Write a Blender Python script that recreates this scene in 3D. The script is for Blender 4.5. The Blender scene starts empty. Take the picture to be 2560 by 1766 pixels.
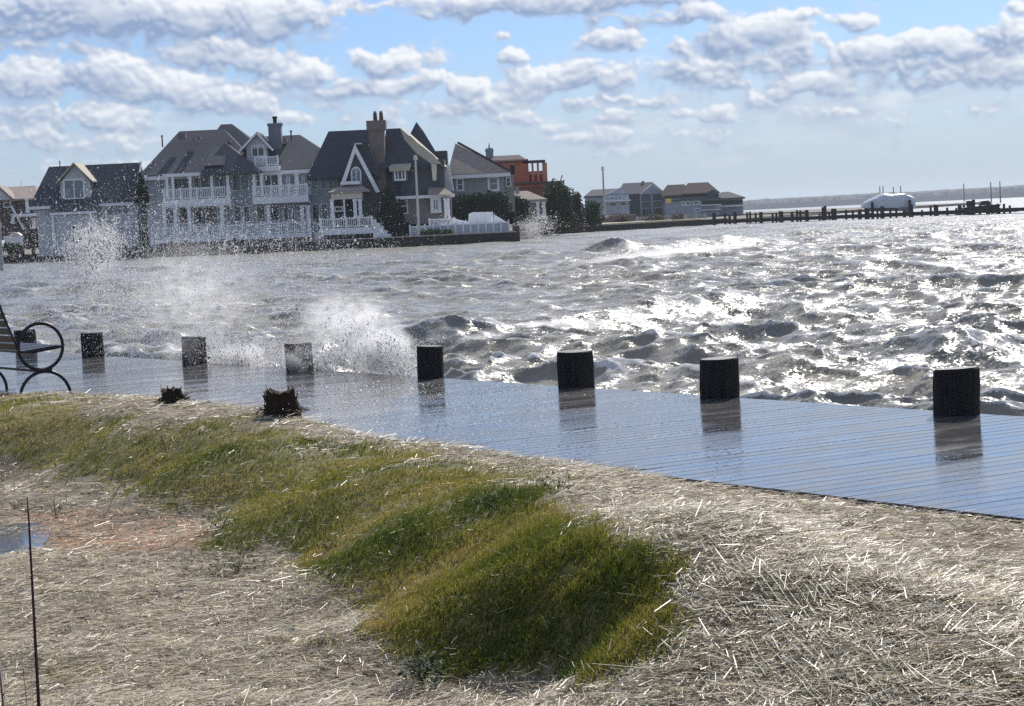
import bpy, math, random
import numpy as np

rnd = random.Random(7)
rng = np.random.default_rng(11)
S = bpy.context.scene
COL = S.collection

# ------------------------------------------------------------------ camera
FPX = 5475.0
ROLL = math.radians(2.7)
PITCH = math.atan(332.6 / FPX)
EYE = np.array([0.0, 0.0, 1.5])
vF = np.array([0, math.cos(PITCH), -math.sin(PITCH)])
vU0 = np.array([0, math.sin(PITCH), math.cos(PITCH)])
vR0 = np.array([1.0, 0, 0])
vR = math.cos(ROLL) * vR0 - math.sin(ROLL) * vU0
vU = math.sin(ROLL) * vR0 + math.cos(ROLL) * vU0
cam_d = bpy.data.cameras.new('camera')
cam = bpy.data.objects.new('camera', cam_d)
COL.objects.link(cam)
cam_d.sensor_width = 36.0
cam_d.lens = 36.0 * FPX / 2560.0
cam_d.clip_start = 0.1
cam_d.clip_end = 20000
from mathutils import Matrix, Vector
cam.matrix_world = Matrix([[vR[0], vU[0], -vF[0], 0], [vR[1], vU[1], -vF[1], 0],
                           [vR[2], vU[2], -vF[2], 1.5], [0, 0, 0, 1]])
S.camera = cam
S.view_settings.view_transform = 'Standard'
S.view_settings.look = 'None'
S.view_settings.exposure = 0.12
S.view_settings.gamma = 1.0
S.view_settings.use_curve_mapping = False
S.cycles.use_denoising = False
S.cycles.denoiser = 'OPENIMAGEDENOISE'
S.cycles.denoising_input_passes = 'RGB_ALBEDO_NORMAL'
S.cycles.denoising_prefilter = 'ACCURATE'
S.cycles.max_bounces = 6
S.cycles.diffuse_bounces = 2
S.cycles.glossy_bounces = 3
S.cycles.transmission_bounces = 4
S.cycles.transparent_max_bounces = 6
S.cycles.volume_bounces = 2
S.cycles.volume_max_steps = 64
S.cycles.volume_step_rate = 2.0
S.cycles.sample_clamp_indirect = 3.0
S.cycles.sample_clamp_direct = 2.5
S.cycles.caustics_reflective = False
S.cycles.caustics_refractive = False


# (numbers of the place were surveyed from the photograph; these turn a sight line into a place in the world)
def ray(px, py):
    return vF + vR * (px - 1280) / FPX - vU * (py - 883) / FPX
def atz(px, py, z=0.0):
    d = ray(px, py); return EYE + d * (z - 1.5) / d[2]
def aty(px, py, y):
    d = ray(px, py); return EYE + d * y / d[1]
def proj(P):
    q = P - EYE
    w = q @ vF
    return 1280 + FPX * (q @ vR) / w, 883 - FPX * (q @ vU) / w

# ------------------------------------------------------------------ node helpers
class NT:
    def __init__(s, tree): s.t = tree
    def n(s, typ, **kw):
        nd = s.t.nodes.new(typ)
        for k, v in kw.items(): setattr(nd, k, v)
        return nd
    def l(s, a, b): s.t.links.new(a, b)
    def setin(s, sock, v):
        if hasattr(v, 'links'): s.l(v, sock)
        else: sock.default_value = v
    def math(s, op, a, b=0.0, c=0.0, clamp=False):
        nd = s.n('ShaderNodeMath', operation=op); nd.use_clamp = clamp
        s.setin(nd.inputs[0], a); s.setin(nd.inputs[1], b); s.setin(nd.inputs[2], c)
        return nd.outputs[0]
    def vmath(s, op, a, b=(0, 0, 0), c=(0, 0, 0)):
        nd = s.n('ShaderNodeVectorMath', operation=op)
        s.setin(nd.inputs[0], a); s.setin(nd.inputs[1], b)
        if op == 'MULTIPLY_ADD': s.setin(nd.inputs[2], c)
        return nd.outputs['Value'] if op in ('LENGTH', 'DOT_PRODUCT') else nd.outputs[0]
    def noise(s, vec, scale, detail=3.0, rough=.5, out='Fac', dist=0.0, lac=2.0):
        nd = s.n('ShaderNodeTexNoise')
        if vec is not None: s.l(vec, nd.inputs['Vector'])
        nd.inputs['Scale'].default_value = scale; nd.inputs['Detail'].default_value = detail
        nd.inputs['Roughness'].default_value = rough; nd.inputs['Distortion'].default_value = dist
        nd.inputs['Lacunarity'].default_value = lac
        return nd.outputs[out]
    def mapr(s, v, a, b, c=0.0, d=1.0, smooth=True):
        nd = s.n('ShaderNodeMapRange'); nd.interpolation_type = 'SMOOTHSTEP' if smooth else 'LINEAR'
        s.setin(nd.inputs[0], v)
        for i, x in enumerate((a, b, c, d)): s.setin(nd.inputs[i + 1], x)
        return nd.outputs[0]
    def mix(s, f, a, b):
        nd = s.n('ShaderNodeMix', data_type='RGBA')
        s.setin(nd.inputs[0], f); s.setin(nd.inputs[6], a); s.setin(nd.inputs[7], b)
        return nd.outputs[2]
    def ramp(s, f, stops):
        nd = s.n('ShaderNodeValToRGB'); cr = nd.color_ramp
        while len(cr.elements) < len(stops): cr.elements.new(0.5)
        for e, (p, c) in zip(cr.elements, stops): e.position = p; e.color = (*c, 1)
        s.setin(nd.inputs[0], f); return nd.outputs[0]

def c4(c): return (c[0], c[1], c[2], 1.0)

# ------------------------------------------------------------------ world
SUN_AZ, SUN_EL = math.radians(20), math.radians(38)
world = bpy.data.worlds.new('World')
S.world = world
world.use_nodes = True
wt = NT(world.node_tree)
world.node_tree.nodes.clear()
sky = wt.n('ShaderNodeTexSky', sky_type='NISHITA')
sky.sun_disc = False
sky.sun_elevation = SUN_EL
sky.sun_rotation = SUN_AZ
sky.altitude = 0
sky.air_density = 1.0; sky.dust_density = 0.6; sky.ozone_density = 3.0

CL = [  # clouds in view: centre, half sizes (in sight-line units of the survey), thickness
 (330,62,420,62,1.2),(120,28,250,70,1.1),(690,60,170,75,1.0),(560,150,140,55,.9),(770,190,95,42,.9),(690,215,80,30,.6),
 (60,118,70,32,.7),(190,135,75,38,.8),(50,215,120,60,1.0),(230,205,130,58,1.1),(400,232,150,50,1.0),(540,262,130,42,1.0),
 (640,285,70,26,.7),(40,290,200,50,.7),(220,310,200,50,.7),(520,120,85,34,.9),(640,165,110,42,.9),(790,192,70,30,.8),(850,205,55,22,.7),
 (600,212,90,22,.5),(945,168,100,40,1.0),(880,165,50,30,.6),(1080,162,55,24,.6),(900,232,140,36,.9),(1060,222,110,38,.9),(1150,232,80,36,.9),
 (830,262,70,22,.7),(1050,285,200,35,.6),(1055,42,38,22,.8),(985,55,22,14,.6),(1255,88,30,12,.7),(1285,142,40,26,1.0),
 (1400,10,420,36,1.2),(1700,50,170,36,.9),(1560,45,120,24,.5),(1520,112,85,36,.9),(1590,128,60,26,.7),(1350,205,80,46,.9),(1300,235,80,36,.7),(1450,205,95,46,1.0),
 (1560,205,70,50,.8),(1690,135,60,36,.9),(1700,190,130,56,1.0),(1830,110,90,50,1.1),(1930,85,110,48,1.1),(1990,130,80,52,1.0),(1870,170,130,60,.8),
 (2000,45,70,22,.8),(2120,58,60,22,.9),(2060,100,40,16,.4),(2180,140,110,42,1.0),(2310,125,110,38,1.1),(2420,140,90,40,1.0),(2510,105,80,48,1.1),(2250,175,180,48,.9),
 (2480,185,150,60,.9),(2540,28,30,24,.8),(2100,225,150,40,.7),(1800,220,110,40,.8),(1560,248,60,16,.8),(1440,270,70,26,.8),(1550,300,80,26,.8),(1805,292,70,22,.9),(1700,292,28,16,.7),
 (1890,262,70,40,.7),(2010,290,50,22,.7),(2090,284,50,20,.7),(1380,320,70,26,.6),(1510,345,90,26,.6),(1640,315,20,8,.6),
 (2340,205,150,42,.9),(2050,215,120,40,.9),(1650,255,110,34,.7),(1960,240,60,24,.8),(1180,265,140,40,.7),(980,300,160,34,.6),(1290,300,110,30,.6),(1420,350,90,22,.6),(1560,380,110,22,.5),(1750,345,110,26,.5),(60,350,130,40,.8),(250,370,140,34,.7),(120,430,150,34,.6),(330,420,120,26,.6),(720,300,90,26,.6),(2300,300,320,30,.5),(2000,365,350,26,.35),(350,370,420,45,.45),(950,330,350,40,.4),(100,400,220,40,.4)]
def azel(px, py):
    d = ray(px, py); d = d / np.linalg.norm(d)
    return math.degrees(math.atan2(d[0], d[1])), math.degrees(math.asin(d[2]))
DEG = math.degrees(1 / FPX)

# value noise in numpy
def vnoise(x, y, seed=0):
    xi = np.floor(x).astype(np.int64); yi = np.floor(y).astype(np.int64)
    fx = x - xi; fy = y - yi
    fx = fx * fx * (3 - 2 * fx); fy = fy * fy * (3 - 2 * fy)
    def h(a, b):
        n = (a * 374761393 + b * 668265263 + seed * 1442695041) & 0xffffffff
        n = ((n ^ (n >> 13)) * 1274126177) & 0xffffffff
        return ((n ^ (n >> 16)) & 0xffff) / 65535.0
    a = h(xi, yi); b = h(xi + 1, yi); c = h(xi, yi + 1); d = h(xi + 1, yi + 1)
    return (a * (1 - fx) + b * fx) * (1 - fy) + (c * (1 - fx) + d * fx) * fy
def fbm(x, y, o=4, seed=0, gain=.5):
    s = 0; a = 1; t = 0
    for i in range(o):
        s = s + a * vnoise(x * 2 ** i + 17.3 * i, y * 2 ** i - 9.1 * i, seed + i); t += a; a *= gain
    return s / t

CA, CE0, CE1 = 18.0, -0.5, 11.5
def worley(x, y, seed=0):
    xi = np.floor(x).astype(np.int64); yi = np.floor(y).astype(np.int64)
    best = np.full(x.shape, 9.0)
    def h(a, b, k):
        n = (a * 374761393 + b * 668265263 + (seed + k) * 1442695041) & 0xffffffff
        n = ((n ^ (n >> 13)) * 1274126177) & 0xffffffff
        return ((n ^ (n >> 16)) & 0xffff) / 65535.0
    for i in (-1, 0, 1):
        for j in (-1, 0, 1):
            a = xi + i; b = yi + j
            d = (a + h(a, b, 1) - x) ** 2 + (b + h(a, b, 2) - y) ** 2
            best = np.minimum(best, d)
    return np.sqrt(best)
def cloud_map(W_=1900, H_=640):
    a = np.linspace(-CA, CA, W_); e = np.linspace(CE0, CE1, H_)
    A, E_ = np.meshgrid(a, e)
    # far clouds sit low and look small: the pattern tightens towards the horizon
    wx = (fbm(A * 1.3, E_ * 1.3, 3, 51) - .5); wy = (fbm(A * 1.3 + 40, E_ * 1.3, 3, 52) - .5)
    Aw = A + wx * .5; Ew = E_ + wy * .35
    M = np.zeros_like(A); HL = np.zeros_like(A); WSM = np.full_like(A, 1e-3)
    for (x, y, rx, ry, w) in CL:
        ca, ce = azel(x, y)
        q = np.hypot((Aw - ca) / (rx * DEG * 1.22), (Ew - ce) / (ry * DEG * 1.25))
        # flatter foot, domed top
        q = q + np.where(Ew < ce, .35 * np.clip((ce - Ew) / (ry * DEG), 0, 1), 0)
        c = w * np.clip(1.25 - q * .95, 0, 1) ** .8
        M = np.maximum(M, c)
        hh = np.clip(.42 + .62 * (Ew - ce) / (ry * DEG) + .16 * (Aw - ca) / (rx * DEG), 0, 1.15)
        c8 = (c + 1e-4) ** 7; HL += c8 * hh; WSM += c8
    HL = HL / WSM
    out = np.clip(np.maximum((np.abs(A) - 13.6) / 3, (E_ - 6.6) / 2), 0, 1)
    ext = np.clip((fbm(A * .22 + 9, E_ * .6, 3, 61) - .42) * 4.5, 0, 1.1)
    M = M * (1 - out) + ext * out
    qx = Aw * 1.25; qy = (Ew + 1.1 * np.log(Ew + 1.2)) * 1.25
    f = fbm(qx * 1.1, qy * 1.1, 5, 71, .5)
    w1 = 1 - worley(qx * 1.15 + wx * 1.5, qy * 1.3 + wy, 3); w2 = 1 - worley(qx * 2.8 + f * 1.2, qy * 3.4, 5); w3 = 1 - worley(qx * 8 + f * 3, qy * 8 + wy * 3, 7)
    puff = w1 * .56 + w2 * .34 + w3 * .10
    D = M * .92 + (f - .5) * 1.35 + (puff - .45) * .66 - .25
    Dl = M * .95 + (f - .5) * .95 + (w1 * .62 + w2 * .38 - .47) * .80 - .40
    dens = np.clip(D * 2.2, 0, 1.6); body = np.clip(Dl * 2.4, 0, 1.5)
    alpha = np.clip(D / (.30 + .45 * np.clip(1 - HL * 1.3, 0, 1)), 0, 1); alpha = alpha * alpha * (3 - 2 * alpha)
    def shift(z, da, de):
        k = int(round(da / (2 * CA) * W_)); l = int(round(de / (CE1 - CE0) * H_))
        return np.roll(np.roll(z, -k, 1), -l, 0)
    tau = np.zeros_like(D)
    for st, g in ((.05, .5), (.11, .8), (.19, 1.0), (.29, 1.0), (.41, .9), (.56, .8), (.75, .6)):
        tau += g * shift(body, st * .35, st)
    lt = np.exp(-tau * .45)
    HL = HL * (1 - out) + out * .45
    rim = np.clip((dens - shift(dens, .03, .06)) * .9, -.12, .55)
    rel2 = np.clip((w2 - shift(w2, .05, .13)) * .55, -.15, .25) * (.5 + .9 * fbm(A * .9, E_ * 1.6, 2, 33))
    light = -.12 + lt * .40 + HL * .80 + rim * .62 + rel2 * .6 + (f - .5) * .8
    light = np.clip(light, 0, 1)
    # thin veils glow evenly
    light = light * (.35 + .65 * alpha) + .62 * .65 * (1 - alpha)
    # soft low veil in the far air
    veil = np.clip(fbm(A * .35, E_ * 1.5, 5, 88) * 2.4 - .75, 0, 1) * np.clip((4.6 - E_) / 2.0, 0, 1) * .8
    la = np.clip(fbm(A * 1.0, E_ * 3.2, 5, 89) * 2.4 - .7, 0, 1)
    alpha2 = np.maximum(alpha, veil)
    k = np.clip(veil - alpha, 0, 1)
    light = light * (1 - k) + k * (.22 + .7 * la)
    def blur(z, k=1):
        for _ in range(k): z = (z + np.roll(z, 1, 0) + np.roll(z, -1, 0) + np.roll(z, 1, 1) + np.roll(z, -1, 1)) / 5
        return z
    return blur(alpha2, 2), blur(light, 4)

cl_a, cl_l = cloud_map()
H_, W_ = cl_a.shape
buf = np.zeros((H_, W_, 4), dtype=np.float32); buf[..., 0] = cl_a; buf[..., 1] = cl_l; buf[..., 3] = 1
cimg = bpy.data.images.new('cloud_field', W_, H_, float_buffer=True); cimg.colorspace_settings.name = 'Non-Color'
cimg.pixels.foreach_set(buf.ravel()); cimg.update(); cimg.pack()
WS = 0.10
tc = wt.n('ShaderNodeTexCoord')
dirv = wt.vmath('NORMALIZE', tc.outputs['Generated'])
sp = wt.n('ShaderNodeSeparateXYZ'); wt.l(dirv, sp.inputs[0])
az = wt.math('MULTIPLY', wt.math('ARCTAN2', sp.outputs[0], sp.outputs[1]), 180 / math.pi)
el = wt.math('MULTIPLY', wt.math('ARCSINE', sp.outputs[2]), 180 / math.pi)
cmb = wt.n('ShaderNodeCombineXYZ')
wt.l(wt.math('DIVIDE', wt.math('ADD', az, CA), 2 * CA), cmb.inputs[0]); wt.l(wt.math('DIVIDE', wt.math('SUBTRACT', el, CE0), CE1 - CE0), cmb.inputs[1])
ti = wt.n('ShaderNodeTexImage', image=cimg, extension='EXTEND', interpolation='Linear'); wt.l(cmb.outputs[0], ti.inputs[0])
sc_ = wt.n('ShaderNodeSeparateColor'); wt.l(ti.outputs[0], sc_.inputs[0])
# the rest of the sky carries the same broken cumulus
wild = wt.noise(wt.vmath('MULTIPLY', dirv, (1, 1, 2.2)), 4.5, 4.0, .55)
owt = wt.math('MAXIMUM', wt.mapr(wt.math('ABSOLUTE', az), CA - 2.5, CA - .3), wt.mapr(el, CE1 - 3, CE1 - .4))
lerp = lambda f, a, b: wt.math('ADD', wt.math('MULTIPLY', a, wt.math('SUBTRACT', 1.0, f)), wt.math('MULTIPLY', b, f))
alpha = lerp(owt, sc_.outputs[0], wt.mapr(wild, .47, .60))
lit = lerp(owt, sc_.outputs[1], wt.mapr(wild, .45, .72, .95, .35))
ccol = wt.mix(lit, c4([x / WS for x in (.26, .35, .53)]), c4([x / WS for x in (.88, .90, .93)]))
# the air near the horizon pales clouds and sky
skyc = wt.n('ShaderNodeMix', data_type='RGBA', blend_type='MULTIPLY'); skyc.inputs[0].default_value = 1.0
wt.l(sky.outputs[0], skyc.inputs[6]); skyc.inputs[7].default_value = (.50, .66, .98, 1)
skyt = skyc.outputs[2]
low = wt.mapr(el, 0.0, 4.6, 1, 0)
skyv = wt.mix(wt.math('MULTIPLY', low, .78), skyt, c4([x / WS for x in (.43, .53, .65)]))
cloudv = wt.mix(wt.math('MULTIPLY', low, .55), ccol, c4([x / WS for x in (.52, .60, .69)]))
up = wt.mapr(el, -1.0, 0.3)
aa = wt.math('MULTIPLY', alpha, wt.math('MULTIPLY', up, wt.mapr(el, .4, 2.6, .15, .95)))
final = wt.mix(aa, skyv, cloudv)
bg = wt.n('ShaderNodeBackground'); bg.inputs[1].default_value = WS
wt.l(final, bg.inputs[0])
wo = wt.n('ShaderNodeOutputWorld'); wt.l(bg.outputs[0], wo.inputs[0])
world.cycles.sampling_method = 'NONE'

sun_d = bpy.data.lights.new('sun', 'SUN')
sun_d.energy = 4.8; sun_d.angle = math.radians(0.5); sun_d.color = (1.0, .95, .87)
sun = bpy.data.objects.new('sun', sun_d); COL.objects.link(sun)
sv = Vector((math.sin(SUN_AZ) * math.cos(SUN_EL), math.cos(SUN_AZ) * math.cos(SUN_EL), math.sin(SUN_EL)))
sun.rotation_euler = sv.to_track_quat('Z', 'Y').to_euler()
sun.location = (30, 60, 60)

# ------------------------------------------------------------------ materials
MATS = {}
def mat(name, col, rough=.7, spec=.4, var=.25, vscale=3.0, bump=0.0, bscale=20.0, col2=None, metal=0.0, trans=0.0, stretch=(1, 1, 1), ior=1.45, coat=0.0):
    if name in MATS: return MATS[name]
    m = bpy.data.materials.new(name); m.use_nodes = True
    t = NT(m.node_tree); b = m.node_tree.nodes['Principled BSDF']
    geo = t.n('ShaderNodeNewGeometry')
    pos = t.vmath('MULTIPLY', geo.outputs['Position'], stretch)
    nz = t.noise(pos, vscale, 5.0, .6)
    col2 = col2 or tuple(c * (1 - var) for c in col)
    hi = tuple(min(1, c * (1 + var * .6)) for c in col)
    t.l(t.ramp(nz, [(.25, col2), (.5, col), (.75, hi)]), b.inputs['Base Color'])
    b.inputs['Roughness'].default_value = rough
    b.inputs['Specular IOR Level'].default_value = spec
    b.inputs['Metallic'].default_value = metal
    b.inputs['IOR'].default_value = ior
    b.inputs['Coat Weight'].default_value = coat
    if bump:
        bp = t.n('ShaderNodeBump'); bp.inputs['Strength'].default_value = bump; bp.inputs['Distance'].default_value = .02
        t.l(t.noise(pos, bscale, 4.0, .6), bp.inputs['Height']); t.l(bp.outputs[0], b.inputs['Normal'])
    MATS[name] = m
    return m

def siding(name, col, pitch=.25, depth=.35):
    if name in MATS: return MATS[name]
    m = mat(name, col, .75, .3, .12, 1.2)
    t = NT(m.node_tree); b = m.node_tree.nodes['Principled BSDF']
    geo = t.n('ShaderNodeNewGeometry'); s = t.n('ShaderNodeSeparateXYZ'); t.l(geo.outputs['Position'], s.inputs[0])
    fr = t.math('FRACT', t.math('DIVIDE', s.outputs[2], pitch))
    bp = t.n('ShaderNodeBump'); bp.inputs['Strength'].default_value = depth; bp.inputs['Distance'].default_value = .03
    t.l(fr, bp.inputs['Height']); t.l(bp.outputs[0], b.inputs['Normal'])
    return m

def attr_mat(name, stops, rough=.6, transl=.3, spec=.3, noise_mix=0.0, attr='tint'):
    m = bpy.data.materials.new(name); m.use_nodes = True
    t = NT(m.node_tree); nt = m.node_tree
    b = nt.nodes['Principled BSDF']
    at = t.n('ShaderNodeAttribute'); at.attribute_name = attr
    col = t.ramp(at.outputs['Fac'], stops)
    t.l(col, b.inputs['Base Color']); b.inputs['Roughness'].default_value = rough
    b.inputs['Specular IOR Level'].default_value = spec
    if transl:
        tr = t.n('ShaderNodeBsdfTranslucent'); t.l(col, tr.inputs[0])
        mx = t.n('ShaderNodeMixShader'); mx.inputs[0].default_value = transl
        t.l(b.outputs[0], mx.inputs[1]); t.l(tr.outputs[0], mx.inputs[2])
        t.l(mx.outputs[0], nt.nodes['Material Output'].inputs[0])
    return m

# ------------------------------------------------------------------ object helpers
def tag(o, label=None, cat=None, group=None, kind=None):
    if label: o['label'] = label
    if cat: o['category'] = cat
    if group: o['group'] = group
    if kind: o['kind'] = kind
    return o
def empty(name, loc, label=None, cat=None, group=None):
    o = bpy.data.objects.new(name, None); o.empty_display_size = .2
    COL.objects.link(o); o.location = loc
    return tag(o, label, cat, group)
def origin(o):
    v = np.array([0.0, 0, 0])
    while o is not None:
        v += np.array(o.location); o = o.parent
    return v
def np_mesh(name, V, F, m, parent=None, attrs=None, smooth=False):
    V = np.asarray(V, dtype=np.float64); F = np.asarray(F)
    if parent is not None: V = V - origin(parent)
    me = bpy.data.meshes.new(name)
    k = F.shape[1]
    me.vertices.add(len(V)); me.vertices.foreach_set('co', V.astype(np.float32).ravel())
    me.loops.add(F.size); me.loops.foreach_set('vertex_index', F.astype(np.int32).ravel())
    me.polygons.add(len(F)); me.polygons.foreach_set('loop_start', np.arange(0, F.size, k, dtype=np.int32))
    me.polygons.foreach_set('use_smooth', np.full(len(F), smooth))
    me.update(calc_edges=True)
    for n, a in (attrs or {}).items():
        at = me.attributes.new(n, 'FLOAT', 'POINT'); at.data.foreach_set('value', np.asarray(a, dtype=np.float32))
    me.materials.append(m)
    o = bpy.data.objects.new(name, me); COL.objects.link(o)
    if parent is not None: o.parent = parent
    return o

class MB:
    def __init__(s): s.v = []; s.f = []
    def add(s, vs, fs):
        k = len(s.v); s.v += [tuple(map(float, v)) for v in vs]; s.f += [tuple(i + k for i in f) for f in fs]; return s
    def box(s, x0, x1, y0, y1, z0, z1):
        x0, x1 = min(x0, x1), max(x0, x1); y0, y1 = min(y0, y1), max(y0, y1); z0, z1 = min(z0, z1), max(z0, z1)
        return s.add([(x0, y0, z0), (x1, y0, z0), (x1, y1, z0), (x0, y1, z0), (x0, y0, z1), (x1, y0, z1), (x1, y1, z1), (x0, y1, z1)],
                     [(0, 3, 2, 1), (4, 5, 6, 7), (0, 1, 5, 4), (1, 2, 6, 5), (2, 3, 7, 6), (3, 0, 4, 7)])
    def prism(s, pts, y0, y1):   # outline in x,z extruded along y
        n = len(pts)
        area = sum(pts[i][0] * pts[(i + 1) % n][1] - pts[(i + 1) % n][0] * pts[i][1] for i in range(n))
        if area < 0: pts = pts[::-1]
        vs = [(x, y0, z) for x, z in pts] + [(x, y1, z) for x, z in pts]
        fs = [tuple(range(n)), tuple(range(2 * n - 1, n - 1, -1))]
        fs += [(i, i + n, (i + 1) % n + n, (i + 1) % n) for i in range(n)]
        fs[2:] = [tuple(reversed(f)) for f in fs[2:]]
        return s.add(vs, [tuple(f) for f in fs])
    def tube(s, p0, p1, r0, r1=None, n=8):
        r1 = r0 if r1 is None else r1
        p0, p1 = Vector(p0), Vector(p1); d = (p1 - p0).normalized()
        a = d.orthogonal().normalized(); b = d.cross(a)
        vs = []
        for p, r in ((p0, r0), (p1, r1)):
            for i in range(n):
                th = 2 * math.pi * i / n; vs.append(p + (a * math.cos(th) + b * math.sin(th)) * r)
        return s.add(vs, [(i, (i + 1) % n, (i + 1) % n + n, i + n) for i in range(n)] + [tuple(range(n - 1, -1, -1)), tuple(range(n, 2 * n))])
    def path(s, pts, r, n=8, closed=False):
        pts = [Vector(p) for p in pts]; m = len(pts); rings = []
        for i, p in enumerate(pts):
            q0 = pts[(i - 1) % m] if closed or i > 0 else p; q1 = pts[(i + 1) % m] if closed or i < m - 1 else p
            d = (q1 - q0).normalized()
            ref = Vector((.8369, .5474, 0)).cross(Vector((0, 0, 1))).normalized()
            a = (ref - d * ref.dot(d));
            a = a.normalized() if a.length > 1e-4 else d.orthogonal().normalized()
            b = d.cross(a)
            rr = r(i / (m - 1)) if callable(r) else r
            rings.append([p + (a * math.cos(2 * math.pi * k / n) + b * math.sin(2 * math.pi * k / n)) * rr for k in range(n)])
        vs = [v for rg in rings for v in rg]; fs = []
        for i in range(m if closed else m - 1):
            j = (i + 1) % m
            fs += [(i * n + k, i * n + (k + 1) % n, j * n + (k + 1) % n, j * n + k) for k in range(n)]
        if not closed: fs += [tuple(range(n - 1, -1, -1)), tuple((m - 1) * n + k for k in range(n))]
        return s.add(vs, fs)
    def hip(s, x0, x1, y0, y1, z, rx0, rx1, ry0, ry1, rz, th=.18):
        # eaves rectangle, ridge line; closed body with a fascia of thickness th
        vs = [(x0, y0, z - th), (x1, y0, z - th), (x1, y1, z - th), (x0, y1, z - th), (x0, y0, z), (x1, y0, z), (x1, y1, z), (x0, y1, z), (rx0, ry0, rz), (rx1, ry1, rz)]
        fs = [(0, 3, 2, 1), (0, 1, 5, 4), (1, 2, 6, 5), (2, 3, 7, 6), (3, 0, 4, 7), (4, 5, 9, 8), (5, 6, 9), (6, 7, 8, 9), (7, 4, 8)]
        return s.add(vs, fs)
    def gable_roof(s, x0, x1, y0, y1, ze, xp, zp, th=.15):
        # ridge runs away from the viewer; two sloped slabs
        s.prism([(x0, ze), (xp, zp), (xp, zp + th), (x0 - .02, ze + th * .6)], y0, y1)
        s.prism([(xp + .001, zp), (x1, ze), (x1 + .02, ze + th * .6), (xp + .001, zp + th)], y0, y1)
        return s
    def build(s, name, m, parent=None, label=None, smooth=False):
        off = origin(parent) if parent is not None else np.zeros(3)
        me = bpy.data.meshes.new(name)
        me.from_pydata([(v[0] - off[0], v[1] - off[1], v[2] - off[2]) for v in s.v], [], s.f)
        me.materials.append(m)
        if smooth: me.polygons.foreach_set('use_smooth', [True] * len(me.polygons))
        me.update()
        o = bpy.data.objects.new(name, me); COL.objects.link(o)
        if parent is not None: o.parent = parent
        if label: o['label'] = label
        return o
def clone(o, parent=None):
    c = o.copy(); COL.objects.link(c); c.parent = parent
    for ch in list(o.children): clone(ch, c)
    return c

# ------------------------------------------------------------------ boardwalk frame of reference
PILE_PX = [(2392, 1042, .315, .325), (1799, 998, .31, .315), (1441, 970, .315, .315), (1077, 948, .25, .315), (750, 930, .285, .30),
           (487, 912, .275, .32), (233, 893, .275, .31), (66, 880, .285, .30)]
PB = [atz(a, b) for a, b, _, _ in PILE_PX]
DC = np.mean(PB, axis=0)
DU = np.array([-.547366, .836893, 0.0])          # along the walk, away from the viewer
DN = np.array([.836893, .547366, 0.0])           # across the walk, towards the water
def dk(t, n, z=0.0): return DC + DU * t + DN * n + np.array([0, 0, z])
def perp(X, Y): return (X - DC[0]) * DN[0] + (Y - DC[1]) * DN[1]
def along(X, Y): return (X - DC[0]) * DU[0] + (Y - DC[1]) * DU[1]
NEAR, FAR = -3.35, .16

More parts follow.
